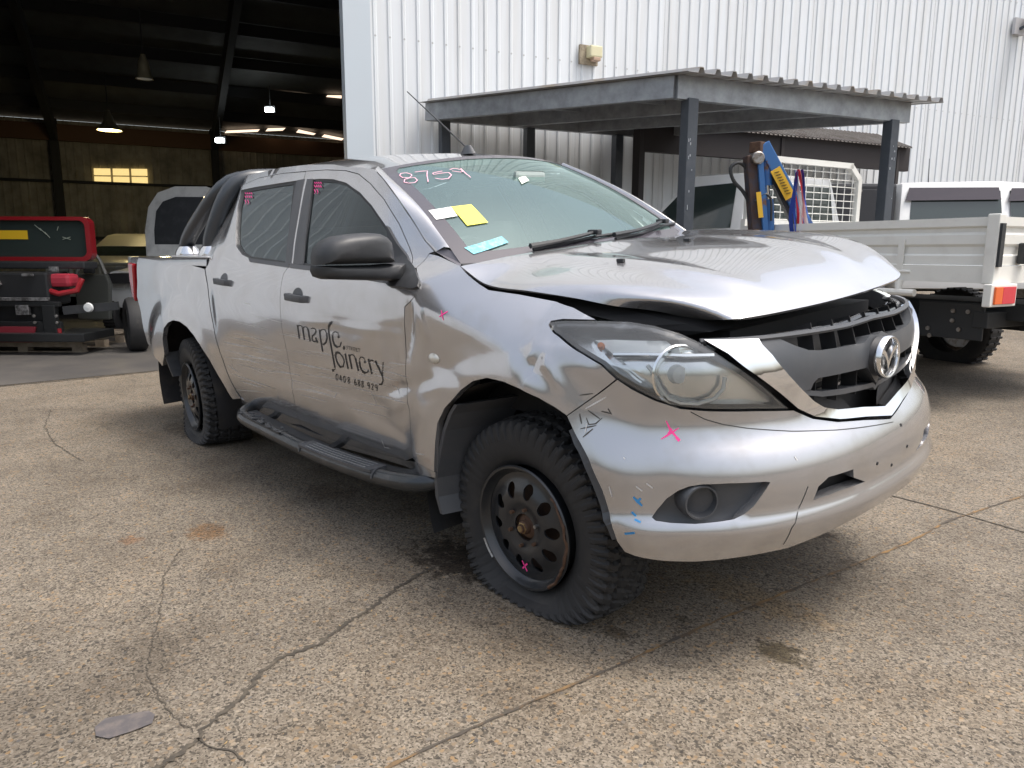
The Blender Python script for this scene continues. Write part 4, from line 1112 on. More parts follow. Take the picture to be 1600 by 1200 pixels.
MB().lathe([(.185+.014*cos(2*pi*k/8),.014*sin(2*pi*k/8)) for k in range(8)], 32, Ms, True).lathe([(.001,.01),(.06,.0),(.07,-.02)],16,Ms).build('steering_wheel', BLACKP, truck, True)
MB().box((-.82,.03,1.56),(.03,.20,.055)).build('rear_view_mirror', mat('mirror_back', (.28,.33,.32), .4), truck, bevel=.02)
mb = MB(); mb.box((-1.6,0,.58),(2.1,1.6,.06)); mb.build('cab_floor', DARK, truck)
mesh('headliner', [roof(-.95,.03)-Vector((0,0,.03)), roof(.95,.03)-Vector((0,0,.03)), roof(.95,.98)-Vector((0,0,.03)), roof(-.95,.98)-Vector((0,0,.03))], [(0,1,2,3)], mat('headliner', (.45,.45,.43), .9), truck)
# ================================================================== ground
def zgr(x, y):
    t = max(0., y-2.3); return .06*(t*t/(t+.6)) if t < 40 else .06*39.4
gm = bpy.data.materials.new('aggregate_concrete'); gm.use_nodes = True
t = gm.node_tree; b = t.nodes['Principled BSDF']; N = t.nodes.new; Lk = t.links.new
tc = N('ShaderNodeTexCoord')
def noise(scale, det=6, rough=.6, vec=None):
    n = N('ShaderNodeTexNoise'); n.inputs['Scale'].default_value = scale; n.inputs['Detail'].default_value = det; n.inputs['Roughness'].default_value = rough
    Lk(vec or tc.outputs['Object'], n.inputs['Vector']); return n
def ramp(inp, stops):
    r = N('ShaderNodeValToRGB'); e = r.color_ramp.elements
    while len(e) < len(stops): e.new(.5)
    for k, (p, c) in enumerate(stops): e[k].position = p; e[k].color = (*c, 1) if len(c) == 3 else c
    Lk(inp, r.inputs[0]); return r
def mix(fac, a, c, mode='MIX'):
    m = N('ShaderNodeMix'); m.data_type = 'RGBA'; m.blend_type = mode
    if isinstance(fac, float): m.inputs[0].default_value = fac
    else: Lk(fac, m.inputs[0])
    for s, v in ((6, a), (7, c)):
        if isinstance(v, tuple): m.inputs[s].default_value = (*v, 1)
        else: Lk(v, m.inputs[s])
    return m.outputs[2]
def math_(op, a, c=None):
    m = N('ShaderNodeMath'); m.operation = op
    for i, v in enumerate((a, c)):
        if v is None: continue
        if isinstance(v, (int, float)): m.inputs[i].default_value = v
        else: Lk(v, m.inputs[i])
    return m.outputs[0]
vo = N('ShaderNodeTexVoronoi'); vo.inputs['Scale'].default_value = 78; vo.inputs['Randomness'].default_value = 1
wob = noise(60, 2); add = N('ShaderNodeVectorMath'); add.operation = 'MULTIPLY_ADD'; add.inputs[1].default_value = (.012,.012,.012); Lk(wob.outputs['Color'], add.inputs[0]); Lk(tc.outputs['Object'], add.inputs[2])
Lk(add.outputs[0], vo.inputs['Vector'])
sepc = N('ShaderNodeSeparateColor'); Lk(vo.outputs['Color'], sepc.inputs[0])
stone = ramp(sepc.outputs[0], [(0,(.045,.040,.034)),(.22,(.085,.075,.062)),(.42,(.15,.125,.095)),(.62,(.20,.165,.125)),(.80,(.26,.175,.095)),(.93,(.30,.26,.205)),(1,(.085,.085,.09))])
edge = ramp(vo.outputs['Distance'], [(.0,(0,0,0)),(.42,(0,0,0)),(.62,(1,1,1)),(1,(1,1,1))])
mort = noise(24, 8, .7); mortc = ramp(mort.outputs[0], [(.3,(.118,.099,.076)),(.7,(.20,.171,.135))])
rare = ramp(sepc.outputs[1], [(.66,(0,0,0)),(.70,(1,1,1))])
fine = N('ShaderNodeTexVoronoi'); fine.inputs['Scale'].default_value = 190; Lk(add.outputs[0], fine.inputs['Vector']); fsep = N('ShaderNodeSeparateColor'); Lk(fine.outputs['Color'], fsep.inputs[0])
finec = ramp(fsep.outputs[0], [(0,(.016,.013,.010)),(.15,(.050,.042,.033)),(.30,(.140,.120,.096)),(.72,(.222,.193,.157)),(1,(.30,.268,.225))])
mcol = mix(.78, mortc.outputs[0], finec.outputs[0])
sfac = math_('MULTIPLY', math_('SUBTRACT', 1.0, edge.outputs[0]), rare.outputs[0])
base = mix(sfac, mcol, stone.outputs[0])
big = noise(.55, 5, .6); bigr = ramp(big.outputs[0], [(.30,(.60,.585,.57)),(.50,(1,1,1)),(.75,(1.15,1.08,.98))])
base = mix(1., base, bigr.outputs[0], 'MULTIPLY'); base = mix(1., base, (.86,.845,.82), 'MULTIPLY')
med = noise(3.0, 8, .7); medr = ramp(med.outputs[0], [(.36,(.72,.70,.68)),(.55,(1,1,1))])
base = mix(.75, base, medr.outputs[0], 'MULTIPLY')
rustn = noise(1.7, 6, .7); rustr = ramp(rustn.outputs[0], [(.66,(0,0,0)),(.80,(.5,.5,.5))])
base = mix(rustr.outputs[0], base, (.30,.19,.09))
# stains with shapes of their own: pixel centre, radii (m), strength, colour
sxyz = N('ShaderNodeSeparateXYZ'); Lk(tc.outputs['Object'], sxyz.inputs[0]); sn = noise(16, 10, .8)
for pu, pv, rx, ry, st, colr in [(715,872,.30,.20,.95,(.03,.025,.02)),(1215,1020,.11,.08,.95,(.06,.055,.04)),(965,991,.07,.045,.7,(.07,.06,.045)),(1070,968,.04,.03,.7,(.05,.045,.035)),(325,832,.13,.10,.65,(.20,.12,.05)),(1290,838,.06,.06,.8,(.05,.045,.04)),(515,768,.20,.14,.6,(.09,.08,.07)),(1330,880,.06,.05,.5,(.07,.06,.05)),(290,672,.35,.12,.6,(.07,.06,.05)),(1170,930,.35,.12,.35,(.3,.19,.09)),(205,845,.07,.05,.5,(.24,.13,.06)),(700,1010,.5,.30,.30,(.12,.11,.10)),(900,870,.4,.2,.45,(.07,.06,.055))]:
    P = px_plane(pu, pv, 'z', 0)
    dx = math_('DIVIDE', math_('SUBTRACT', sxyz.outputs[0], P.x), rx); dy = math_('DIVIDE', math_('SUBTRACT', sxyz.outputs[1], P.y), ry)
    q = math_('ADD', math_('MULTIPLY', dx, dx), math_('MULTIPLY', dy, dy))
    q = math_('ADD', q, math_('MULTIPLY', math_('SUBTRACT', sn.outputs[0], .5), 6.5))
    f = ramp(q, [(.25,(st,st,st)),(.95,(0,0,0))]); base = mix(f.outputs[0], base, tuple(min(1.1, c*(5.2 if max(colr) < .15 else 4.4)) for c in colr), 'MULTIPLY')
Lk(base, b.inputs['Base Color']); b.inputs['Roughness'].default_value = .82; b.inputs['Specular IOR Level'].default_value = .35
bh = N('ShaderNodeBump'); bh.inputs['Strength'].default_value = .55; bh.inputs['Distance'].default_value = .004
hh = math_('ADD', math_('MULTIPLY', vo.outputs['Distance'], -.8), math_('MULTIPLY', mort.outputs[0], .6)); Lk(hh, bh.inputs['Height']); Lk(bh.outputs[0], b.inputs['Normal'])
xs = [-400,-200,-90,-50,-30]+[-20+k for k in range(41)]+[30,50,90,200,400]
V = [(x, y, zgr(x, y)) for x in xs for y in xs]; n = len(xs)
g = mesh('ground', V, [(i*n+j, (i+1)*n+j, (i+1)*n+j+1, i*n+j+1) for i in range(n-1) for j in range(n-1)], gm, None, True); tag(g, kind='structure')
# cracks and slab joints lie in the concrete
CRK = mat('crack_dirt', (.045,.038,.030), .95, noise=(30,(.09,.075,.055),.45,.7)); JOINT = mat('joint_dirt', (.06,.05,.04), .95, noise=(5,(.20,.12,.05),.48,.62))
def gpt(u, v):
    o, d = px_ray(u, v); z = 0.
    for _ in range(12):
        p = o+d*((z-o.z)/d.z); z = zgr(p.x, p.y)
    return Vector((p.x, p.y, z))
def gline(name, pts, w, m, jag, step=.03, lift=.003):
    P = [gpt(*p) for p in pts]; Q = []
    for i in range(len(P)-1):
        k = max(1, int((P[i+1]-P[i]).length/step)); Q += [P[i].lerp(P[i+1], t/k) for t in range(k)]
    Q.append(P[-1]); V = []
    for i, p in enumerate(Q):
        d = Q[min(i+1, len(Q)-1)]-Q[max(i-1, 0)]; s = Vector((-d.y, d.x, 0)).normalized()
        c = p+s*random.uniform(-jag, jag); ww = w*random.uniform(.45, 1.35)
        c.z = zgr(c.x, c.y)+lift; V += [c+s*ww/2, c-s*ww/2]
    return mesh(name, V, [(2*i, 2*i+1, 2*i+3, 2*i+2) for i in range(len(Q)-1)], m, g)
zc = lambda pts: C(0,560,.53333,pts)
gline('crack', zc([(440,1215),(520,1160),(575,1122),(590,1090),(640,1052),(700,1000),(745,950),(762,918),(820,880),(930,840),(980,805),(1040,760),(1080,740),(1140,690),(1200,650),(1240,630),(1290,605)]), .016, CRK, .008, .010)
gline('crack', zc([(575,1115),(620,1140),(690,1155),(720,1190)]), .006, CRK, .004, .015)
gline('crack', zc([(570,1095),(520,1060),(470,1000),(430,930),(440,860),(470,740),(480,640),(530,560)]), .0035, CRK, .006, .015)
gline('crack', zc([(150,150),(130,200),(160,250),(240,300)]), .006, CRK, .008, .03)
gline('slab_joint', [(600,1203),(780,1119),(960,1043),(1110,975),(1270,909),(1420,848),(1480,815),(1600,775),(1900,655)], .012, JOINT, .003)
gline('slab_joint', [(1300,752),(1385,773),(1480,797),(1600,832),(2000,940)], .012, CRK, .002)
gline('slab_joint', [(-80,611),(0,604),(120,593),(240,581)], .03, CRK, .004)
for p in ([(148,1138),(165,1124),(200,1118),(232,1112),(242,1118),(238,1132),(205,1145),(170,1156),(150,1152)],):
    P = [gpt(*q)+Vector((0,0,.004)) for q in p]; o = mesh('steel_plate', P, [tuple(range(len(P)))], mat('dull_plate', (.075,.068,.07), .55, noise=(30,(.13,.11,.10),.45,.7)), g)
lm = mat('dry_leaf', (.26,.18,.08), .8)
mb = MB()
for k in range(60):
    u = random.uniform(0,1600); v = random.uniform(640,1200); p = gpt(u, v)+Vector((0,0,.004)); a = random.uniform(0,6.28); L = random.uniform(.004,.012)
    d = Vector((cos(a), sin(a), 0))*L; s = Vector((-sin(a), cos(a), 0))*L*.22; mb.add([p-d,p+s,p+d+Vector((0,0,.003)),p-s],[(0,1,2,3)])
lf = mb.build('leaf_litter', lm); tag(lf, 'tiny dry leaf and straw bits scattered over the concrete', 'litter', kind='stuff')
# ================================================================== helpers for the yard
FH = Vector((cos(YAW), sin(YAW), 0)); RH = Vector((sin(YAW), -cos(YAW), 0))
def at(u, v, D):
    o, d = px_ray(u, v); return o+d*(D/d.dot(FH))
def frame(origin, fwd, z=None):
    """local x along fwd, y to its left, z up"""
    f = Vector((fwd[0], fwd[1], 0)).normalized(); l = Vector((-f.y, f.x, 0))
    return Matrix(((f.x,l.x,0,origin[0]),(f.y,l.y,0,origin[1]),(0,0,1,origin[2] if z is None else z),(0,0,0,1)))
def root(name, M, label, cat, group=None):
    o = bpy.data.objects.new(name, None); COL.objects.link(o); o.matrix_world = M; return tag(o, label, cat, group)
WHITE = mat('white_cladding', (.68,.705,.73), .45, noise=(.9,(.60,.61,.62),.45,.8)); FLASH = mat('flashing_grey', (.50,.565,.62), .45, noise=(1.2,(.50,.55,.6),.4,.8))
GALV = mat('galvanised', (.34,.36,.38), .45, .55, noise=(7,(.22,.23,.245),.35,.7)); DKSTEEL = mat('dark_painted_steel', (.055,.065,.08), .5, noise=(10,(.085,.095,.11),.5,.8))
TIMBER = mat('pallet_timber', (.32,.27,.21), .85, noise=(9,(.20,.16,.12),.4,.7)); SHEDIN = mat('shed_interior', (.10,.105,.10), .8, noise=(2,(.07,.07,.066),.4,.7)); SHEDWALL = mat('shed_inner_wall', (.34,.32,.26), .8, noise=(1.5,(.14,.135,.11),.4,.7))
CREAM = mat('cream_white', (.74,.735,.69), .4, coat=.2, noise=(3,(.60,.585,.54),.5,.8)); CARW = mat('car_white', (.76,.77,.77), .25, coat=.6); CARGL = mat('car_glass', (.03,.042,.040), .04, coat=.5)
BLUEC = mat('crane_blue', (.03,.12,.32), .4, noise=(9,(.12,.06,.04),.56,.66)); YELC = mat('crane_yellow', (.70,.42,.03), .45); RUSTB = mat('rust_brown', (.07,.042,.034), .8, noise=(12,(.05,.05,.07),.45,.6)); REDP = mat('red_paint', (.24,.010,.016), .3, coat=.5); BEIGE = mat('beige_paint', (.36,.34,.28), .4, coat=.3)
wt = WHITE.node_tree; wb = wt.nodes['Principled BSDF']; wtc = wt.nodes.new('ShaderNodeNewGeometry'); wm = wt.nodes.new('ShaderNodeMapping'); wm.inputs['Scale'].default_value = (5,5,.22)
wz = wt.nodes.new('ShaderNodeTexNoise'); wz.inputs['Scale'].default_value = 1.6; wz.inputs['Detail'].default_value = 7; wr_ = wt.nodes.new('ShaderNodeValToRGB'); wr_.color_ramp.elements[0].position = .40; wr_.color_ramp.elements[1].position = .66
wr_.color_ramp.elements[0].color = (.665,.70,.735,1); wr_.color_ramp.elements[1].color = (.615,.635,.65,1)
wt.links.new(wtc.outputs['Position'], wm.inputs[0]); wt.links.new(wm.outputs[0], wz.inputs['Vector']); wt.links.new(wz.outputs[0], wr_.inputs[0]); wt.links.new(wr_.outputs[0], wb.inputs['Base Color'])
# ================================================================== warehouse
WA = radians(73.864172); wdv = Vector((cos(WA), sin(WA), 0)); wn = Vector((sin(WA), -cos(WA), 0)); WC = Vector((-6.6888, 2.8470, 0))
MW = Matrix(((wdv.x,-wn.x,0,WC.x),(wdv.y,-wn.y,0,WC.y),(0,0,1,0),(0,0,0,1)))     # local x along the wall, y into the shed, z up
MWI = MW.inverted()
wh = root('warehouse', MW, 'white ribbed metal warehouse with a big open doorway and dark interior', 'warehouse')
def sheet_mesh(w, ribs, z0, z1, h=.017):
    P = []; p = w/ribs
    for k in range(ribs):
        x = p*k; P += [(x,0),(x+p*.5-.030,0),(x+p*.5-.016,-h),(x+p*.5+.016,-h),(x+p*.5+.030,0)]
    P.append((w,0)); V = [(x,y,z) for x, y in P for z in (z0, z1)]
    me = bpy.data.meshes.new('wall_sheet'); me.from_pydata(V, [], [(2*i,2*i+2,2*i+3,2*i+1) for i in range(len(P)-1)]); me.update(); return me
sm = sheet_mesh(.76, 4, -.6, 9.0); sm.materials.append(WHITE)
def put(name, me, parent, loc, rot=(0,0,0)):
    o = bpy.data.objects.new(name, me); COL.objects.link(o); o.parent = parent; o.location = loc; o.rotation_euler = rot; return o
OPL, OPR, OPH = -5.0, -.42, 5.6
for k in range(24): put('wall_sheet', sm, wh, (-.095+.76*k, .003*(k % 2), 0))
for k in range(16): put('wall_sheet', sm, wh, (OPL-.3-.76*(k+1), .003*(k % 2), 0))
sm2 = sheet_mesh(.76, 4, OPH, 9.0); sm2.materials.append(WHITE)
for k in range(8): put('wall_sheet', sm2, wh, (OPL-.3+.76*k+.45, .004, 0))
MB().box((-.25,-.01,4.2),(.34,.16,9.6)).build('door_jamb', FLASH, wh); MB().box((-.075,-.04,4.2),(.05,.06,9.6)).build('corner_flashing', WHITE, wh)
MB().box((OPL-.16,-.01,4.2),(.34,.16,9.6)).build('door_jamb', FLASH, wh); MB().box((-3.5,.02,OPH),(6.2,.12,.25)).build('door_lintel', FLASH, wh)
mb = MB()
for k in range(88):
    for z in (3.92, 6.1, 1.5):
        mb.add([(.19*k-.0+x*.015, -.020, z+y*.015) for x, y in ((-1,0),(0,-1),(1,0),(0,1))], [(0,1,2,3)])
tag(mb.build('wall_screws', mat('screw_grey', (.42,.43,.44), .5), wh), kind='stuff')
# interior: floor comes from the ground sheet; back wall, side walls, raking roof with purlins and rafters
QB = 14.5; XL, XR = -15., 17.
mb = MB()
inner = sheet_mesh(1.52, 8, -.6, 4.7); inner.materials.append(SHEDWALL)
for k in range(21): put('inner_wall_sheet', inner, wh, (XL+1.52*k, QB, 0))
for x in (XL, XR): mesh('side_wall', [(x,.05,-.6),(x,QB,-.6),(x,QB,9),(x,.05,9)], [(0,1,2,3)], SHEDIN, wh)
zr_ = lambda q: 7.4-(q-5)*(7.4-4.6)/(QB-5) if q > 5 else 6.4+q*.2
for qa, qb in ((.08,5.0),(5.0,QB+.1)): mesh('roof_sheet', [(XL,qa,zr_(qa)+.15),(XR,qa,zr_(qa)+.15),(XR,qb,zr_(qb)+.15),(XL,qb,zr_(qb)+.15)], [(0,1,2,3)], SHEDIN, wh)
DKIN = mat('shed_steel', (.018,.02,.022), .7)
for q in (5.0,6.3,7.7,9.1,10.5,11.9,13.3): MB().bar((XL,q,zr_(q)-.02),(XR,q,zr_(q)-.02),.10,.26).build('purlin', DKIN, wh)
for x in (-12.7,-8.7,-4.7,-.7,3.3): MB().bar((x,5,zr_(5)-.35),(x,QB,zr_(QB)-.35),.16,.42).build('rafter', DKIN, wh)
for x in (-12.7,-8.7,-4.7,-.7,3.3): MB().box((x,QB-.2,2.2),(.2,.25,5)).build('shed_column', DKIN, wh)
MB().bar((XL,QB-.25,4.35),(XR,QB-.25,4.35),.12,.42).build('crane_beam', mat('brown_beam', (.11,.055,.025), .7), wh)
MB().bar((XL,QB-.06,3.1),(XR,QB-.06,3.1),.06,.07).build('girt', DKIN, wh); MB().bar((XL,QB-.06,1.6),(XR,QB-.06,1.6),.06,.07).build('girt', DKIN, wh)
def shed_pt(u, v, kind):
    o, d = px_ray(u, v); o = MWI @ o; d = MWI.to_3x3() @ d
    if kind == 'back': return o+d*((QB-.08-o.y)/d.y)
    t = .0
    for k in range(6000):
        t += .01; p = o+d*t
        if p.y > 5 and p.z > zr_(p.y)+.05: break
    return p
SKYL = mat('translucent_sheet', (.8,.7,.6), .6, emit=(1.,.74,.55,.9)); WINL = mat('yellow_pane', (.7,.55,.2), .6, noise=(6,(.8,.7,.4),.4,.6), emit=(.95,.70,.28,.55))
z1 = lambda pts: C(0,0,.35,pts)
for pts in ([(1235,448),(1250,430),(1368,430),(1368,444)], [(1450,440),(1462,425),(1525,426),(1525,440)], [(1003,594),(1012,583),(1160,577),(1150,588)], [(1185,586),(1196,573),(1275,571),(1262,583)], [(1322,591),(1333,578),(1410,596),(1400,603)], [(1436,611),(1448,600),(1535,618),(1525,627)], [(585,712),(592,703),(652,703),(652,711)]):
    P = [shed_pt(*p, 'roof') for p in z1(pts)]; mesh('skylight', P, [tuple(range(4))], SKYL, wh)
c = [shed_pt(*p, 'back') for p in [(144.5,262),(231.5,263),(233,288.5),(146,287)]]
for i in range(3):
    for j in range(2):
        f = lambda a, b: (c[0]*(1-a)+c[1]*a)*(1-b)+(c[3]*(1-a)+c[2]*a)*b
        e = .02; mesh('window_pane', [f(i/3+e, j/2+e*2), f((i+1)/3-e, j/2+e*2), f((i+1)/3-e, (j+1)/2-e*2), f(i/3+e, (j+1)/2-e*2)], [(0,1,2,3)], WINL, wh)
# hanging lamps inside the shed
def high_bay(u, v, D, label, lit, r=.22):
    p = at(u, v, D); L = root('high_bay_lamp', Matrix.Translation(p), label, 'lamp')
    MB().lathe([(.04,.42),(.06,.34),(.09,.30),(.10,.2),(r*.8,.06),(r,0),(r*.96,0),(r*.76,.05),(.05,.2)], 24).build('lamp_shade', mat('lamp_shade', (.30,.28,.2), .4, .5), L, True)
    MB().lathe([(.001,-.01),(r*.5,.0),(r*.9,.012)], 20).build('lamp_glow', mat('warm_glow' if lit else 'cold_glow', (1,.9,.5), .5, emit=(1,.85,.35,9) if lit else (.4,.42,.45,.05)), L)
    MB().tube([(0,0,.4),(0,0,1.2)],.012,6).build('lamp_rod', DKIN, L)
    if lit:
        ld = bpy.data.lights.new('lamp_light','POINT'); ld.energy = 25; ld.color = (1,.8,.45); ld.shadow_soft_size = .1; lo = bpy.data.objects.new('lamp_light', ld); COL.objects.link(lo); lo.parent = L; lo.location = (0,0,-.08)
high_bay(171,204,17.0,'lit warm bell lamp hanging under the dark shed roof', True, .26); high_bay(226,124,14.0,'unlit bell lamp hanging in the dark shed', False, .15)
for u, v, lab in ((421,171.5,'white floodlight shining under the shed roof near the skylights'),(343.5,219.5,'white floodlight shining lower in the shed above the cars')):
    p = at(u, v, 20); fl = root('floodlight', Matrix.Translation(p), lab, 'lamp'); fl.rotation_euler = (0,0,YAW)
    MB().box((0,0,0),(.10,.20,.10)).build('light_panel', mat('cold_light', (1,1,1), .5, emit=(.95,1,1,14)), fl); MB().box((.07,0,.02),(.08,.26,.16)).build('light_body', DKIN, fl); MB().tube([(.07,0,.1),(.07,0,.6)],.015,6).build('light_bracket', DKIN, fl)
# wall fittings
p = MWI @ Vector(at(918,87,10.0)); o_, d_ = px_ray(918,87); o2 = MWI @ o_; d2 = MWI.to_3x3() @ d_; p = o2+d2*((-.03-o2.y)/d2.y)
wl = root('wall_light', MW @ Matrix.Translation(p), 'small weathered bulkhead light on the white ribbed wall', 'light')
MB().box((0,-.02,0),(.30,.04,.26)).build('back_plate', mat('old_plate', (.35,.30,.22), .7, noise=(12,(.12,.09,.06),.4,.7)), wl)
MB().box((.05,-.10,.03),(.20,.14,.16)).build('lamp_housing', mat('yellowed_glass', (.62,.58,.38), .3, coat=.4), wl, bevel=.02); MB().box((.06,-.12,-.07),(.12,.10,.05)).build('lamp_rim', mat('old_plate2', (.40,.28,.2), .6), wl, bevel=.01)
o_, d_ = px_ray(1590,34); o2 = MWI @ o_; d2 = MWI.to_3x3() @ d_; p = o2+d2*((-.03-o2.y)/d2.y)
wc = root('wall_camera', MW @ Matrix.Translation(p), 'dark floodlight on a bracket high on the white wall', 'light')
MB().box((0,-.03,-.1),(.30,.06,.30)).build('bracket', mat('bracket_grey', (.5,.5,.52), .5), wc); MB().lathe([(.001,-.25),(.16,-.2),(.22,0),(.14,.2),(.001,.22)], 16, Matrix.Translation((.15,-.35,.05)) @ Matrix.Rotation(1.2,4,'X')).build('lamp_head', DKSTEEL, wc, True); MB().bar((0,-.05,-.15),(.15,-.35,0),.05,.05).build('arm', DKSTEEL, wc)
# ================================================================== carport
A1 = at(1078,158,7.84); A2 = at(1393,188,9.0); 
cpt = root('carport', Matrix.Identity(4), 'open steel carport with dark posts and a corrugated roof against the white wall', 'carport')
wp = lambda u: (lambda q: MW @ Vector((q, -.12, 0)))( (lambda o2, d2: (o2+d2*((-.12-o2.y)/d2.y)).x)(MWI @ px_ray(u,300)[0], MWI.to_3x3() @ px_ray(u,300)[1]) )
A3 = wp(690); A3.z = at(690,192,(A3-CAM).dot(FH)).z; A2.z = A1.z; A4 = A3+(A2-A1); ef = (A2-A1).normalized(); eb = (A3-A1).normalized()
fA, fB = A1-ef*.18, A2+ef*.25; bA, bB = A3-ef*.18, A4+ef*.25
up = Vector((0,0,.115))
MB().bar(fA+up, fB+up, .08, .22).build('front_beam', GALV, cpt); MB().bar(bA+up, bB+up, .08, .20).build('back_beam', GALV, cpt)
for t in (0, 1): MB().bar(lerp(fA, fB, t)+up*1.02-eb*.0, lerp(bA, bB, t)+up*1.02, .08, .21).build('side_beam', GALV, cpt)
for t in (.35,.68): MB().bar(lerp(fA, fB, t)+up*.9+eb*.05, lerp(bA, bB, t)+up*.9, .07, .18).build('cross_beam', GALV, cpt)
for t in (.33,.66): MB().bar(lerp(fA, bA, t)+up*1.5, lerp(fB, bB, t)+up*1.5, .06, .10).build('purlin', GALV, cpt)
for P in (A1, A2, A3+ef*.05, lerp(A3,A4,.45), lerp(A3,A4,.95)):
    z0 = zgr(P.x, P.y)-.05; MB().box((P.x,P.y,(z0+P.z+.02)/2),(.125,.125,P.z+.02-z0),Matrix.Rotation(WA,3,'Z')).build('post', DKSTEEL, cpt, bevel=.006)
for P in (A1, A2):
    mb = MB()
    for k in range(12): mb.box((P.x+wn.x*.064+wdv.x*random.uniform(-.05,.05), P.y+wn.y*.064+wdv.y*random.uniform(-.05,.05), random.uniform(1.2,2.6)), (.003,.012,random.uniform(.01,.05)), Matrix.Rotation(WA,3,'Z'))
    tag(mb.build('chipped_paint', mat('chip_white', (.6,.62,.65), .7), cpt), kind='stuff')
ROOFM = mat('carport_sheet', (.36,.36,.36), .5, .3, noise=(5,(.30,.24,.17),.5,.75))
def ribroof(a, b, c, pitch, h, m, par, ov=.25, lift=.235):
    W_ = (b-a).length; ex = (b-a).normalized(); ey = (c-a).normalized(); L = (c-a).length; n = int(W_/pitch); prof = []
    for k in range(n+1):
        x = k*pitch; prof += [(x,0),(x+pitch*.55,0),(x+pitch*.65,h),(x+pitch*.85,h),(x+pitch*.95,0)]
    V = []
    for x, z in prof:
        for q in (-ov, L): V.append(a+ex*(x-.12)+ey*q+Vector((0,0,z+lift)))
    V2 = [v-Vector((0,0,.006)) for v in V]; n2 = len(V)
    F_ = [(2*i,2*i+2,2*i+3,2*i+1) for i in range(len(prof)-1)]; F_ += [tuple(n2+k for k in f[::-1]) for f in F_]; F_ += [(2*i,n2+2*i,n2+2*i+2,2*i+2) for i in range(len(prof)-1)]
    return mesh('roof_sheet', V+V2, F_, m, par)
ribroof(fA, fB+ef*.2, bA, .20, .05, ROOFM, cpt)
# second, older lean-to further along the wall
B1 = at(1215,222,12.0); B2 = at(1400,232,13.2); B1.z = B2.z = at(1310,238,12.5).z
lt = root('lean_to', Matrix.Identity(4), 'older dark lean-to with a wavy tin roof behind the carport', 'lean-to')
e1 = (B2-B1).normalized(); B1 = B1-e1*2.6; back = Vector((-wn.x, -wn.y, 0)); dW = -(MWI @ B1).y-.15; B3 = B1-wn*dW; B3.z = B1.z+.25
ribroof(B1, B2+e1*.3, B3, .09, .025, mat('old_tin', (.16,.15,.14), .6, .3, noise=(4,(.10,.08,.07),.4,.7)), lt, .15, .22)
OLDT = mat('old_timber', (.022,.018,.019), .8)
MB().bar(B1+Vector((0,0,-.0)), B2+e1*.3, .10, .42).build('front_beam', OLDT, lt); MB().bar(B3, B3+(B2-B1), .10, .3).build('back_beam', OLDT, lt)
for t in (0,.2,.4,.6,.8,1): MB().bar(lerp(B1,B2,t)+Vector((0,0,.18)), lerp(B3,B3+(B2-B1),t)+Vector((0,0,.1)), .08, .10).build('rafter', OLDT, lt)
for P in (B1, lerp(B1,B2,.5), B2): MB().box((P.x,P.y,1.5),(.12,.12,3.0)).build('post', OLDT, lt)
# ================================================================== simple wheels for the other vehicles
def car_wheel(par, x, y, z, r=.37, w=.24, side=1, rimc=None):
    Mx = Matrix.Translation((x,y,z)) @ Matrix(((1,0,0,0),(0,0,side,0),(0,1,0,0),(0,0,0,1)))
    t_ = MB(); prof = [(r*.6,-w/2),(r*.88,-w/2),(r*.97,-w*.42)]
    prof += [(r,-w*.36),(r,w*.36),(r*.97,w*.42),(r*.88,w/2),(r*.6,w/2)]
    wv = bpy.data.objects.new('wheel', None); COL.objects.link(wv); wv.parent = par
    t_.lathe(prof, 40, Mx).build('tyre', RUBBER, wv, True)
    MB().lathe([(r*.62,w*.46),(r*.58,w*.40),(r*.5,w*.28),(r*.2,w*.34),(.001,w*.36)], 24, Mx).build('rim', rimc or STEEL, wv, True)
    for k in range(36):
        a = 2*pi*k/36; 
    mb = MB()
    for k in range(40):
        a = 2*pi*k/40; Mk = Mx @ Matrix.Rotation(a,4,'Z')
        for s in (-1,1): mb.box((0,0,0),(.022,r*.10,w*.36)); mb.V[-8:] = [Mk @ (v+Vector((0,r*.985,s*w*.22))) for v in mb.V[-8:]]
    tag(mb.build('tread_lugs', RUBBER, wv), kind='stuff')
# ================================================================== white tray ute beside the pickup
hA = Vector((-.977,.215,0)).normalized(); TA = Vector((.08,3.93,0)); zA = zgr(0,4.6)
tu = root('tray_ute', frame(TA, hA, zA), 'cream white tray utility with drop sides and a mesh rack behind its cab', 'utility truck')
TRB, TRT, TW_, TL_ = .93, 1.42, 1.86, 2.5
def drop_side(a, b, nrm, par):
    a = Vector(a); b = Vector(b); nrm = Vector(nrm); L = (b-a); s = MB()
    # pressed panel with two ribs: profile (z, out)
    prof = [(TRB+.13,0),(TRB+.13,.02),(TRB+.20,.02),(TRB+.215,.006),(TRB+.27,.006),(TRB+.29,.022),(TRB+.36,.022),(TRB+.38,.006),(TRB+.41,.006),(TRB+.425,.03),(TRT,.03),(TRT,-.02),(TRB+.13,-.02)]
    n = len(prof); V = [p+nrm*o+Vector((0,0,z)) for p in (a, b) for z, o in prof]
    F_ = [(i,(i+1)%n,n+(i+1)%n,n+i) for i in range(n)]+[tuple(range(n))[::-1], tuple(range(n,2*n))]
    o = MB().add(V, F_).build('drop_side', CREAM, par)
    for t in (.28,.72):
        p = a.lerp(b, t)+nrm*.035
        MB().bar(p+Vector((0,0,TRB+.06)), p+Vector((0,0,TRB+.33)), .05, .012, up=nrm).build('latch', CREAM, o); MB().tube([p+Vector((0,0,TRB+.07))-L.normalized()*.10, p+Vector((0,0,TRB+.07))+L.normalized()*.02], .014, 8).build('latch_pin', CREAM, o)
    return o
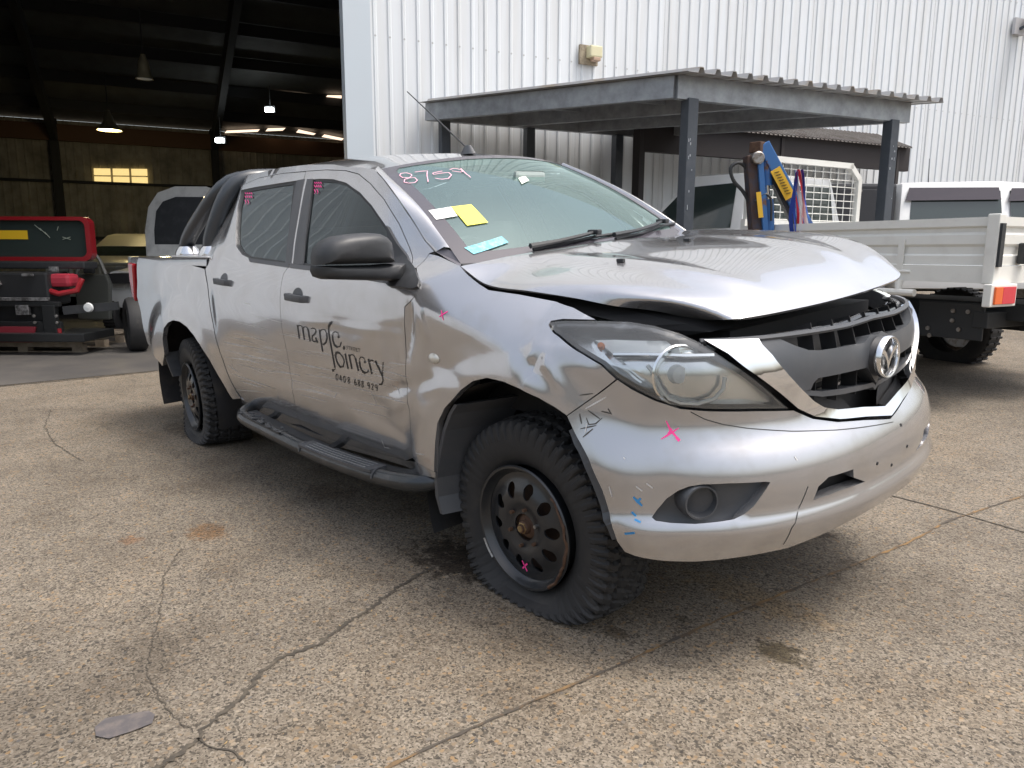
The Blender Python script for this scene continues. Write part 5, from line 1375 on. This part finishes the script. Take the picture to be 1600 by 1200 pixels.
drop_side((.03,0,0),(TL_,0,0),(0,1,0),tu); drop_side((0,-.03,0),(0,-TW_+.03,0),(-1,0,0),tu); drop_side((.03,-TW_,0),(TL_,-TW_,0),(0,-1,0),tu)
MB().box((TL_/2,-TW_/2,TRB+.08),(TL_,TW_,.06)).build('tray_floor', GALV, tu); MB().box((TL_/2,.012,TRB+.06),(TL_,.05,.13)).build('tray_rail', CREAM, tu); MB().box((-.012,-TW_/2,TRB+.06),(.05,TW_+.06,.13)).build('tray_rail', CREAM, tu)
for x, y in ((0,.02),(0,-TW_-.02)): MB().box((x,y,TRB+.25),(.09,.09,.52)).build('corner_post', CREAM, tu, bevel=.01)
MB().bar((-.05,.03,TRT-.05),(-.05,.03,TRB+.12),.05,.03).build('corner_latch', BLACKP, tu); MB().box((-.06,-.30,TRB+.22),(.06,.09,.16)).build('tailgate_latch', BLACKP, tu, bevel=.015)
MB().tube([(.55,.07,TRB-.10),(1.15,.07,TRB-.10)],.03,10).build('rope_rail', CREAM, tu)
for x in (.70,1.0): MB().tube([(x,.05,TRB),(x,.07,TRB-.10)],.028,8).build('rope_post', CREAM, tu)
tl = MB().box((-.06,-.02,TRB-.09),(.06,.36,.17)).build('tail_lamp', CREAM, tu, bevel=.01)
for k, (cc, yy, ww) in enumerate((((.75,.13,.02),.09,.10),((.62,.03,.05),-.05,.18))): MB().box((-.095,yy-.02,TRB-.09),(.02,ww,.13)).build('lens', mat('lens_%d' % k, cc, .25, coat=.5), tl, bevel=.004)
MB().box((-.06,-TW_+.02,TRB-.09),(.06,.36,.17)).build('tail_lamp', REDP, tu, bevel=.01)
pl = MB().box((-.075,-.56,TRB-.09),(.012,.38,.13)).build('number_plate', mat('plate_white', (.75,.75,.72), .4), tu)
# plate characters as raised strokes
SEG = {'F':[(0,0,0,1),(0,1,.8,1),(0,.5,.6,.5)],'M':[(0,0,0,1),(0,1,.5,.4),(.5,.4,1,1),(1,1,1,0)],'N':[(0,0,0,1),(0,1,1,0),(1,0,1,1)],'2':[(0,.8,.4,1),(.4,1,.9,.8),(.9,.8,0,0),(0,0,1,0)],'7':[(0,1,1,1),(1,1,.3,0)],'E':[(0,0,0,1),(0,1,.9,1),(0,.5,.7,.5),(0,0,.9,0)]}
for i, ch in enumerate('FMN27E'):
    y0 = -.39-.058*i; mb = MB()
    for x0, z0, x1, z1_ in SEG[ch]: mb.bar((-.083,y0-.036*x0,TRB-.125+.07*z0),(-.083,y0-.036*x1,TRB-.125+.07*z1_),.004,.009,up=(0,0,1) if abs(z1_-z0) < .5 else (0,1,0))
    mb.build('plate_character', INK, pl)
mb = MB(); mb.box((1.9,-TW_/2,.68),(4.3,.75,.14)); mb.box((.2,-TW_/2,.62),(.12,1.3,.13)); mb.box((.02,-TW_/2,.55),(.35,.09,.09)); mb.box((.45,-.30,.60),(.55,.02,.30)); mb.box((.45,-1.5,.60),(.55,.02,.30)); mb.tube([(1.2,-1.6,.40),(1.2,-.3,.40)],.07,10); mb.build('chassis', mat('chassis_black', (.02,.022,.024), .6), tu, bevel=.008)
for x, z in ((.3,.68),(.42,.68),(.42,.6),(.36,.53),(.62,.52),(.60,.46)): MB().lathe([(.001,.012),(.018,.012),(.02,0)],8,Matrix.Translation((x,-.288,z)) @ Matrix(((1,0,0,0),(0,0,1,0),(0,1,0,0),(0,0,0,1)))).build('tow_bar_bolt', STEEL, tu)
for x in (1.2,4.25):
    for y, s in ((-.12,1),(-TW_+.12,-1)): car_wheel(tu, x, y, .40, .40, .25, s)
# mesh rack
rk = MB()
for y in (-.06,-TW_+.06): rk.bar((TL_,y,TRB),(TL_,y,1.98),.06,.06,up=(1,0,0)); rk.bar((TL_,y,1.97),(TL_,y*.8-.18,2.12),.06,.06,up=(1,0,0))
rk.bar((TL_,-.2,2.11),(TL_,-TW_+.2,2.11),.06,.06); rk.bar((TL_,0,1.42),(TL_,-TW_,1.42),.06,.14)
rack = rk.build('rack_frame', CREAM, tu)
for k in range(13): y = -.16-(TW_-.32)*k/12; MB().tube([(TL_,y,1.42),(TL_,y,2.10)],.005,5).build('rack_bar', CREAM, rack)
for k in range(8): z = 1.5+.075*k; MB().tube([(TL_,-.10,z),(TL_,-TW_+.10,z)],.005,5).build('rack_bar', CREAM, rack)
def cab(par, x0, x1, w, zr, zbelt, zsill, hood_l, m, yc, dual, flipx=1):
    """a cab from its back wall at x0 to the windscreen base at x1, then bonnet"""
    L = x1-x0; hw = w/2
    lower = [(x0,zsill),(x1+hood_l,zsill),(x1+hood_l+.06,zsill+.25),(x1+hood_l-.02,zbelt-.16),(x1+hood_l-.30,zbelt-.03),(x1,zbelt+.05),(x0,zbelt+.03)]
    o = MB().prism(lower, yc-hw, yc+hw, 'y').build('cab_body', m, par, True, bevel=.06)
    tw = hw-.20; roofz = zr
    B = [(x0,zbelt),(x1+.02,zbelt)]; T = [(x0+.10,roofz-.02),(x0+.7*L*.6,roofz),(x1-.78,roofz-.03)]
    V = [(x0,yc-hw+.03,zbelt),(x1+.05,yc-hw+.06,zbelt),(x1+.05,yc+hw-.06,zbelt),(x0,yc+hw-.03,zbelt),(x0+.08,yc-tw,roofz-.03),(x1-.75,yc-tw,roofz-.04),(x1-.75,yc+tw,roofz-.04),(x0+.08,yc+tw,roofz-.03),(x0+.5*L,yc-tw,roofz),(x0+.5*L,yc+tw,roofz)]
    F_ = [(0,1,5,8,4),(1,2,6,5),(2,3,7,9,6),(3,0,4,7),(4,8,9,7),(8,5,6,9)]
    gh = MB().add(V, F_).build('cab_roof', m, par, True, bevel=.05)
    def sidept(x, z, s):
        t = (z-zbelt)/(roofz-.03-zbelt); y = lerp(hw-.03, tw, t)+.006; return (x, yc+s*y, z)
    xr = lambda z: x0+.08*(z-zbelt)/(roofz-zbelt)
    xf = lambda z: lerp(x1+.03, x1-.75, (z-zbelt)/(roofz-zbelt))
    zl, zh_ = zbelt+.05, roofz-.13
    mids = [x0+.52*L] if dual else []
    for s in (-1, 1):
        cuts = [(lambda z: xr(z)+.12)]+sum([[(lambda z, q=q: q-.05),(lambda z, q=q: q+.05)] for q in mids], [])+[(lambda z: xf(z)-.14)]
        for i in range(0, len(cuts), 2):
            a, b_ = cuts[i], cuts[i+1]
            P = [sidept(a(zl)+.02,zl,s),sidept(b_(zl),zl,s),sidept(b_(zh_),zh_,s),sidept(a(zh_)+.02,zh_,s)]
            mesh('side_window', P, [(0,1,2,3) if s < 0 else (3,2,1,0)], CARGL, gh)
    mesh('windscreen', [(x1+.058,yc-hw+.14,zbelt+.04),(x1+.058,yc+hw-.14,zbelt+.04),(x1-.715,yc+tw-.06,roofz-.10),(x1-.715,yc-tw+.06,roofz-.10)], [(0,1,2,3)], CARGL, gh)
    mesh('back_window', [(x0+.012,yc-hw+.2,zbelt+.08),(x0+.012,yc+hw-.2,zbelt+.08),(x0+.045,yc+tw-.06,roofz-.14),(x0+.045,yc-tw+.06,roofz-.14)], [(0,1,2,3)], CARGL, gh)
    for s in (-1, 1):
        MB().box((x1-.15,yc+s*(hw+.10),zbelt+.10),(.12,.20,.16)).build('mirror', m, par, bevel=.03)
        MB().box((x1+hood_l-.03,yc+s*(hw-.22),zbelt-.22),(.16,.36,.16)).build('headlight', mat('far_lamp', (.6,.62,.62), .15, coat=.6), par, bevel=.03)
    return o
cab(tu, 2.62, 4.35, 1.74, 2.02, 1.36, .55, 1.15, CARW, -TW_/2, False)
# ---- folding crane and flag on the tray
Dc = 7.45
cp = at(1185,362,Dc); cr = root('loading_crane', Matrix.Translation((cp.x,cp.y,cp.z-.36)), 'blue and yellow folding loader crane standing on the cream tray', 'crane')
def lc(u, v, D=Dc): return at(u, v, D)-Vector((cp.x,cp.y,cp.z-.36))
upv = tuple(FH)
MB().bar(lc(1175,243),lc(1186,400),.14,.15,up=upv).build('crane_column', RUSTB, cr, bevel=.01); MB().bar(lc(1187,250,Dc-.08),lc(1198,400,Dc-.08),.05,.06,up=upv).build('column_plate', BLUEC, cr); MB().bar(lc(1185,300,Dc-.13),lc(1189,340,Dc-.13),.045,.01,up=upv).build('hazard_band', YELC, cr)
bm_ = MB().bar(lc(1190,226),lc(1268,372),.12,.13,up=upv).build('crane_boom', BLUEC, cr, bevel=.01); MB().bar(lc(1211,264,Dc-.08),lc(1235,309,Dc-.08),.10,.012,up=upv).build('boom_label', YELC, cr)
# the worn maker's lettering on the boom: short dark strokes
aa, ab_ = lc(1213,268,Dc-.088), lc(1233,305,Dc-.088)
for k in range(9):
    p = aa.lerp(ab_, (k+.5)/9); MB().bar(p-RH*.025+Vector((0,0,.0)), p+RH*.02+Vector((0,0,.012)), .006, .012, up=upv).build('lettering', INK, bm_)
MB().bar(lc(1203,268),lc(1252,370),.07,.08,up=upv).build('boom_underside', BLACKP, cr); MB().tube([lc(1197,245),lc(1198,290)],.055,12).build('ram_head', BLUEC, cr, True); MB().tube([lc(1198,288),lc(1199,315)],.028,10).build('ram_rod', CHROME, cr, True); MB().tube([lc(1199,312),lc(1201,400)],.06,12).build('ram_body', BLUEC, cr, True)
MB().lathe([(.001,.09),(.05,.09),(.06,.08),(.06,-.08)],16,Matrix.Translation(lc(1181,248,Dc-.05)) @ (-FH).to_track_quat('Z','Y').to_matrix().to_4x4()).build('hinge_pin', STEEL, cr, True); MB().box(lc(1186,231),(.12,.16,.10)).build('hinge_block', RUST, cr, bevel=.01)
hc = curve([lc(1172,268),lc(1155,254),lc(1142,262),(lc(1146,282)),lc(1160,298),lc(1172,318)]); MB().tube([hc(k/24) for k in range(25)],.018,8).build('hydraulic_hose', BLACKP, cr, True)
hc = curve([lc(1180,315,Dc-.1),lc(1195,303,Dc-.1),lc(1204,310,Dc-.1),lc(1205,345,Dc-.1)]); MB().tube([hc(k/16) for k in range(17)],.012,6).build('hydraulic_hose', BLACKP, cr, True)
fp = at(1246,265,Dc-.25); fl = root('flag', Matrix.Translation((fp.x,fp.y,fp.z)), 'red white and blue flag hanging furled beside the loader crane', 'flag')
FB, FW, FR_ = mat('flag_blue', (.02,.05,.30), .8), mat('flag_white', (.75,.75,.75), .8), mat('flag_red', (.62,.03,.05), .8)
bands = [FB, FB, FW, FR_, FW, FR_, FR_, FW, FB]
for k in range(9):
    V = []; 
    for i in range(15):
        t_ = i/14; wdt = lerp(.05,.21,t_**.7)
        for e in (0, 1):
            a = (k+e)/9-.45; y = a*wdt+.075*t_*1.0+.012*sin(8*t_+k); V.append(RH*y+FH*(.035*sin((k+e)*1.9+t_*3))+Vector((0,0,-.72*t_)))
    o = mesh('cloth_fold', V, [(2*i,2*i+1,2*i+3,2*i+2) for i in range(14)], bands[k], fl, True)
# ================================================================== white dual cab with a black canopy
hC = Vector((RH.x, RH.y, 0)); PC = at(1402,394,10.0); zC = zgr(PC.x, PC.y)
du = root('dual_cab_ute', frame((PC.x,PC.y,0), hC, zC-.02), 'white dual cab utility with tinted weather shields and a black canopy', 'utility truck')
Mm = 1.04
cab(du, 0, 2.75, 1.84, 1.93, 1.28, .50, 1.2, CARW, .92, True)
bx = MB().box((-.78,.92,.93),(1.55,1.80,.56)).build('tub', CARW, du, bevel=.04)
cn = MB().box((-.76,.92,1.55),(1.46,1.66,.66)).build('canopy', mat('canopy_black', (.028,.03,.036), .45), du, bevel=.04)
MB().box((-.50,.083,1.55),(.62,.012,.50)).build('canopy_hatch', mat('canopy_black2', (.036,.038,.046), .5), cn, bevel=.005)
for x, z in ((-.62,1.78),(-.52,1.78),(-.64,1.74),(-.55,1.74),(-.22,1.62)): MB().box((x,.07,z),(.035,.015,.025)).build('canopy_catch', STEEL, cn)
MB().tube([(.62,.55,1.92),(.60,.55,2.25)],[.006,.003],6).build('antenna', BLACKP, du)
for k, (xa, xb) in enumerate(((.10,1.36),(1.46,2.35))):      # weather shields above the side windows
    P = [(xa,.125,1.66),(xb,.125,1.68),(xb-.02,.175,1.84),(xa+.06,.175,1.83)]
    MB().add([(x,y-.03,z) for x, y, z in P]+[(x,y-.015,z) for x, y, z in P],[(0,1,2,3),(7,6,5,4),(0,1,5,4),(1,2,6,5),(2,3,7,6),(3,0,4,7)]).build('weather_shield', mat('smoke_shield', (.06,.05,.06), .2), du)
MB().box((-.2,.92,.55),(3.8,.8,.2)).build('chassis', DARK, du)
for x in (-.75,2.9):
    for y, s in ((.12,-1),(1.72,1)): car_wheel(du, x, y, .38, .38, .24, s)
# ================================================================== things in the shed
D1 = 9.0
pp = gpt(30,548); pal = root('pallet', frame((gpt(-60,551).x, gpt(-60,551).y, 0), RH, 0.0), 'weathered timber pallet on the shed floor under the red car cut', 'pallet')
wide = 1.5
for k in range(7): MB().box((wide/2,.08+.17*k,.155),(wide,.11,.024)).build('deck_board', TIMBER, pal)
MB().box((wide/2,.02,.13),(wide,.03,.11)).build('stringer', TIMBER, pal); MB().box((wide/2,1.1,.13),(wide,.03,.11)).build('stringer', TIMBER, pal)
for x in (.08,wide/2,wide-.08):
    for y in (.08,.6,1.1): MB().box((x,y,.05),(.12,.12,.10)).build('block', TIMBER, pal)
for y in (.08,.6,1.1): MB().box((wide/2,y,.008),(wide,.10,.016)).build('base_board', TIMBER, pal)
rc = root('red_car_cut', frame((at(20,394,D1+.25).x, at(20,394,D1+.25).y, 0), RH, .17), 'red front half of a cut car with no bonnet sitting on a pallet', 'car wreck')
s_ = D1/1160.
def rr(x0, z0, x1, z1_, r, n=6):
    P = []
    for cx, cz, a0 in ((x1-r,z1_-r,0),(x0+r,z1_-r,90),(x0+r,z0+r,180),(x1-r,z0+r,270)):
        P += [(cx+r*cos(radians(a0+90*k/n)), cz+r*sin(radians(a0+90*k/n))) for k in range(n+1)]
    return P
def ringmesh(name, outer, inner_, y0, y1, m, par):
    n = len(outer); V = [(x,y0,z) for x,z in outer]+[(x,y0,z) for x,z in inner_]+[(x,y1,z) for x,z in outer]+[(x,y1,z) for x,z in inner_]; F_ = []
    for i in range(n):
        j = (i+1)%n; F_ += [(i,j,n+j,n+i),(2*n+i,3*n+i,3*n+j,2*n+j),(i,2*n+i,2*n+j,j),(n+i,n+j,3*n+j,3*n+i)]
    return MB().add(V,F_).build(name, m, par)
ringmesh('windscreen_frame', rr(-.78,.95,.80,1.50,.10), rr(-.73,1.00,.74,1.455,.08), .30, .42, REDP, rc)
MB().prism(rr(-.73,.99,.72,1.48,.09), .36, .37, 'y').build('windscreen', CARGL, rc)
mesh('number_sticker', [(-.45,.352,1.22),(-.02,.352,1.22),(-.02,.352,1.33),(-.45,.352,1.33)], [(0,1,2,3)], mat('orange_tag', (.72,.46,.02), .5), rc)
mk = MB()
for a, b_ in (((.08,1.40),(.16,1.33)),((.14,1.36),(.22,1.28)),((.2,1.31),(.26,1.24)),((.42,1.25),(.52,1.22)),((.52,1.25),(.42,1.22)),((.36,1.33),(.38,1.38))): mk.bar((a[0],.35,a[1]),(b_[0],.35,b_[1]),.004,.006)
tag(mk.build('marker_scrawl', mat('pale_scrawl', (.35,.4,.33), .6), rc), kind='stuff')
mb = MB(); mb.box((0,.25,.90),(1.62,.30,.09)); mb.build('cowl', BLACKP, rc, bevel=.02)
mb = MB(); mb.box((-.1,.05,.62),(1.2,.45,.40)); mb.build('engine', mat('engine_black', (.015,.016,.018), .5), rc, bevel=.03)
mb = MB(); mb.box((.55,.0,.72),(.36,.22,.16)); mb.build('air_box', mat('red_plastic', (.34,.03,.05), .4), rc, bevel=.05)
MB().tube([(.40,-.12,.62),(.60,-.14,.56),(.80,-.10,.60),(.84,-.04,.74)],.035,8).build('inner_guard', REDP, rc, True)
MB().tube([(-.28,-.19,.74),(-.20,-.20,.78),(-.10,-.2,.76),(-.06,-.2,.68),(-.14,-.2,.63),(-.24,-.2,.64)],.018,6).build('alloy_pipe', STEEL, rc, True)
for k, (x, z, w_, h_) in enumerate(((-.55,.50,.5,.04),(.15,.50,.75,.04),(-.62,.38,.18,.10),(.20,.37,.16,.12),(.3,.79,.12,.03),(.62,.86,.10,.06))): MB().box((x,-.23,z),(w_,.05,h_)).build('engine_bit', mat('alloy_grey', (.34,.34,.35), .4, .7, noise=(18,(.10,.10,.10),.4,.6)), rc, bevel=.006)
mb = MB(); mb.box((-.1,-.22,.44),(1.5,.06,.06)); mb.box((-.1,-.22,.16),(1.5,.06,.14)); mb.box((-.1,-.15,.30),(1.1,.05,.32)); mb.box((.52,-.22,.22),(.16,.08,.42)); mb.box((.1,-.05,.05),(1.8,.7,.10)); mb.build('front_support', mat('support_black', (.012,.013,.014), .35), rc, bevel=.01)
MB().prism([(-.52,.17),(.36,.17),(.30,-.02),(-.42,-.02)],-.285,-.262,'y').build('red_plate', mat('dark_red', (.16,.015,.025), .5), rc)
for x, z in ((.35,.30),(.35,.22),(.62,.30),(.62,.22)): MB().lathe([(.001,.02),(.018,.018),(.02,0)],8,Matrix.Translation((x,-.265,z)) @ Matrix(((1,0,0,0),(0,0,-1,0),(0,1,0,0),(0,0,0,1)))).build('bolt', STEEL, rc)
MB().lathe([(.001,.03),(.05,.025),(.06,.0)],16,Matrix.Translation((.98,-.2,.40)) @ Matrix(((1,0,0,0),(0,0,-1,0),(0,1,0,0),(0,0,0,1)))).build('fog_lamp', mat('far_lamp', (.6,.62,.62), .15, coat=.6), rc, True)
MB().bar((.66,-.17,.36),(1.30,-.12,.42),.06,.10).build('bar_stub', BLACKP, rc); MB().box((.64,-.27,.08),(.03,.03,.14)).build('tow_hook', REDP, rc)
# open dark door leaning behind
dr = root('loose_door', frame(at(139,394,10.2).to_2d().to_3d(), RH, .32), 'dark grey loose car door standing beside the red wreck', 'car door')
MB().prism([(-.22,.0),(.22,.0),(.26,.50),(.22,.62),(-.22,.62)],-.04,.04,'y').build('door_skin', mat('door_grey', (.07,.075,.07), .4, coat=.3), dr, bevel=.02); fo = curve([Vector((-.20,0,.62)),Vector((-.05,0,.90)),Vector((.10,0,.86)),Vector((.20,0,.62))]); MB().tube([fo(k/12) for k in range(13)],.022,6).build('window_frame', mat('door_trim', (.18,.18,.17), .4), dr, True)
MB().box((.02,-.07,.66),(.14,.06,.07)).build('mirror', BLACKP, dr, bevel=.02)
# beige ute with a bull bar
Db = 14.5; qb = gpt(190,495); bu_ = root('bull_bar_ute', frame((at(140,394,Db).x, at(140,394,Db).y, 0), -FH, 0), 'beige utility with a steel bull bar parked deep in the shed', 'utility truck')
cab(bu_, -3.2, -1.15, 1.72, 1.62, 1.10, .45, 1.1, BEIGE, 0, False)
for z in (.55,.78,1.0): MB().tube([(.12,-.78,z),(.22,-.5,z),(.25,0,z),(.22,.5,z),(.12,.78,z)],.035,8).build('bar_tube', BEIGE, bu_, True)
for y in (-.78,-.28,.28,.78): MB().tube([(.18 if abs(y) < .5 else .12,y,.45),(.20 if abs(y) < .5 else .12,y,1.0)],.035,8).build('bar_upright', BEIGE, bu_, True)
MB().box((.14,0,.48),(.2,1.7,.2)).build('steel_bumper', BEIGE, bu_, bevel=.02)
for y in (-.56,.56): MB().lathe([(.001,.05),(.06,.05),(.07,0)],14,Matrix.Translation((.22,y,.68)) @ Matrix(((0,0,1,0),(1,0,0,0),(0,1,0,0),(0,0,0,1)))).build('fog_lamp', CHROME, bu_, True)
for x in (-.3,-3.0):
    for y, s in ((.75,1),(-.75,-1)): car_wheel(bu_, x, y, .37, .37, .24, s)
mesh('yellow_note', [(-1.42,.40,1.26),(-1.42,.52,1.26),(-1.54,.50,1.38),(-1.54,.40,1.38)], [(0,1,2,3)], mat('lime_note', (.55,.75,.03), .6), bu_)
# white car with its bonnet up, behind the pickup's tray
Dw = 10.8; wcx = at(241,394,Dw); wcar = root('white_car', frame((wcx.x,wcx.y,0), -FH, 0), 'white car with its bonnet propped open just behind the pickup bed', 'car')
cab(wcar, -3.4, -1.25, 1.76, 1.50, .98, .42, 1.15, CARW, 0, True)
outl = [(-.66,.0),(-.70,.32),(-.66,.62),(-.52,.80),(-.25,.88),(.25,.88),(.52,.80),(.66,.62),(.70,.32),(.66,0)]
inn = [(-.52,.14),(-.54,.32),(-.52,.56),(-.42,.68),(-.22,.74),(.22,.74),(.42,.68),(.52,.56),(.54,.32),(.52,.14)]
bon = empty('open_bonnet'); bon.parent = wcar; bon.location = (-1.12,0,1.17); bon.rotation_euler = (0,radians(-14),0)
n = len(outl); V = [(0,y,z*1.28) for y,z in outl]+[(.03,y,z*1.28) for y,z in inn]+[(-.05,y,z*1.28) for y,z in outl]
F_ = [(i,(i+1)%n,n+(i+1)%n,n+i) for i in range(n)]+[tuple(range(3*n-1,2*n-1,-1))]+[(i,2*n+i,2*n+(i+1)%n,(i+1)%n) for i in range(n)]
MB().add(V,F_).build('bonnet_frame', mat('bonnet_inner', (.62,.62,.60), .4, noise=(5,(.48,.48,.47),.5,.7)), bon)
MB().prism([(y,z*1.28) for y,z in inn],.012,.028,'x').build('insulation', BLACKP, bon)
MB().box((.04,.50,.20),(.01,.10,.12)).build('yellow_note', mat('lime_note', (.55,.75,.03), .6), bon); MB().box((.04,.40,.72),(.01,.05,.12)).build('white_label', WHITEP, bon)
MB().box((-.45,0,.86),(1.1,1.3,.14)).build('engine_bay', DARK, wcar)
for x in (-.35,-2.9):
    for y, s in ((.76,1),(-.76,-1)): car_wheel(wcar, x, y, .33, .33, .21, s)
# tyre leaning behind the pickup
tp = gpt(216,548); ty = root('loose_tyre', Matrix.Translation((tp.x,tp.y,.34)), 'loose black tyre standing on the floor behind the pickup bed', 'tyre')
Mt = Matrix.Rotation(YAW+radians(25),4,'Z') @ Matrix.Rotation(radians(90),4,'X') @ Matrix.Rotation(radians(8),4,'Y')
MB().lathe([(.20,-.10),(.27,-.12),(.32,-.10),(.34,-.06),(.34,.06),(.32,.10),(.27,.12),(.20,.10)],40,Mt).build('tyre', RUBBER, ty, True)
# ================================================================== darker concrete shed floor, with the shade indoors put into its colour
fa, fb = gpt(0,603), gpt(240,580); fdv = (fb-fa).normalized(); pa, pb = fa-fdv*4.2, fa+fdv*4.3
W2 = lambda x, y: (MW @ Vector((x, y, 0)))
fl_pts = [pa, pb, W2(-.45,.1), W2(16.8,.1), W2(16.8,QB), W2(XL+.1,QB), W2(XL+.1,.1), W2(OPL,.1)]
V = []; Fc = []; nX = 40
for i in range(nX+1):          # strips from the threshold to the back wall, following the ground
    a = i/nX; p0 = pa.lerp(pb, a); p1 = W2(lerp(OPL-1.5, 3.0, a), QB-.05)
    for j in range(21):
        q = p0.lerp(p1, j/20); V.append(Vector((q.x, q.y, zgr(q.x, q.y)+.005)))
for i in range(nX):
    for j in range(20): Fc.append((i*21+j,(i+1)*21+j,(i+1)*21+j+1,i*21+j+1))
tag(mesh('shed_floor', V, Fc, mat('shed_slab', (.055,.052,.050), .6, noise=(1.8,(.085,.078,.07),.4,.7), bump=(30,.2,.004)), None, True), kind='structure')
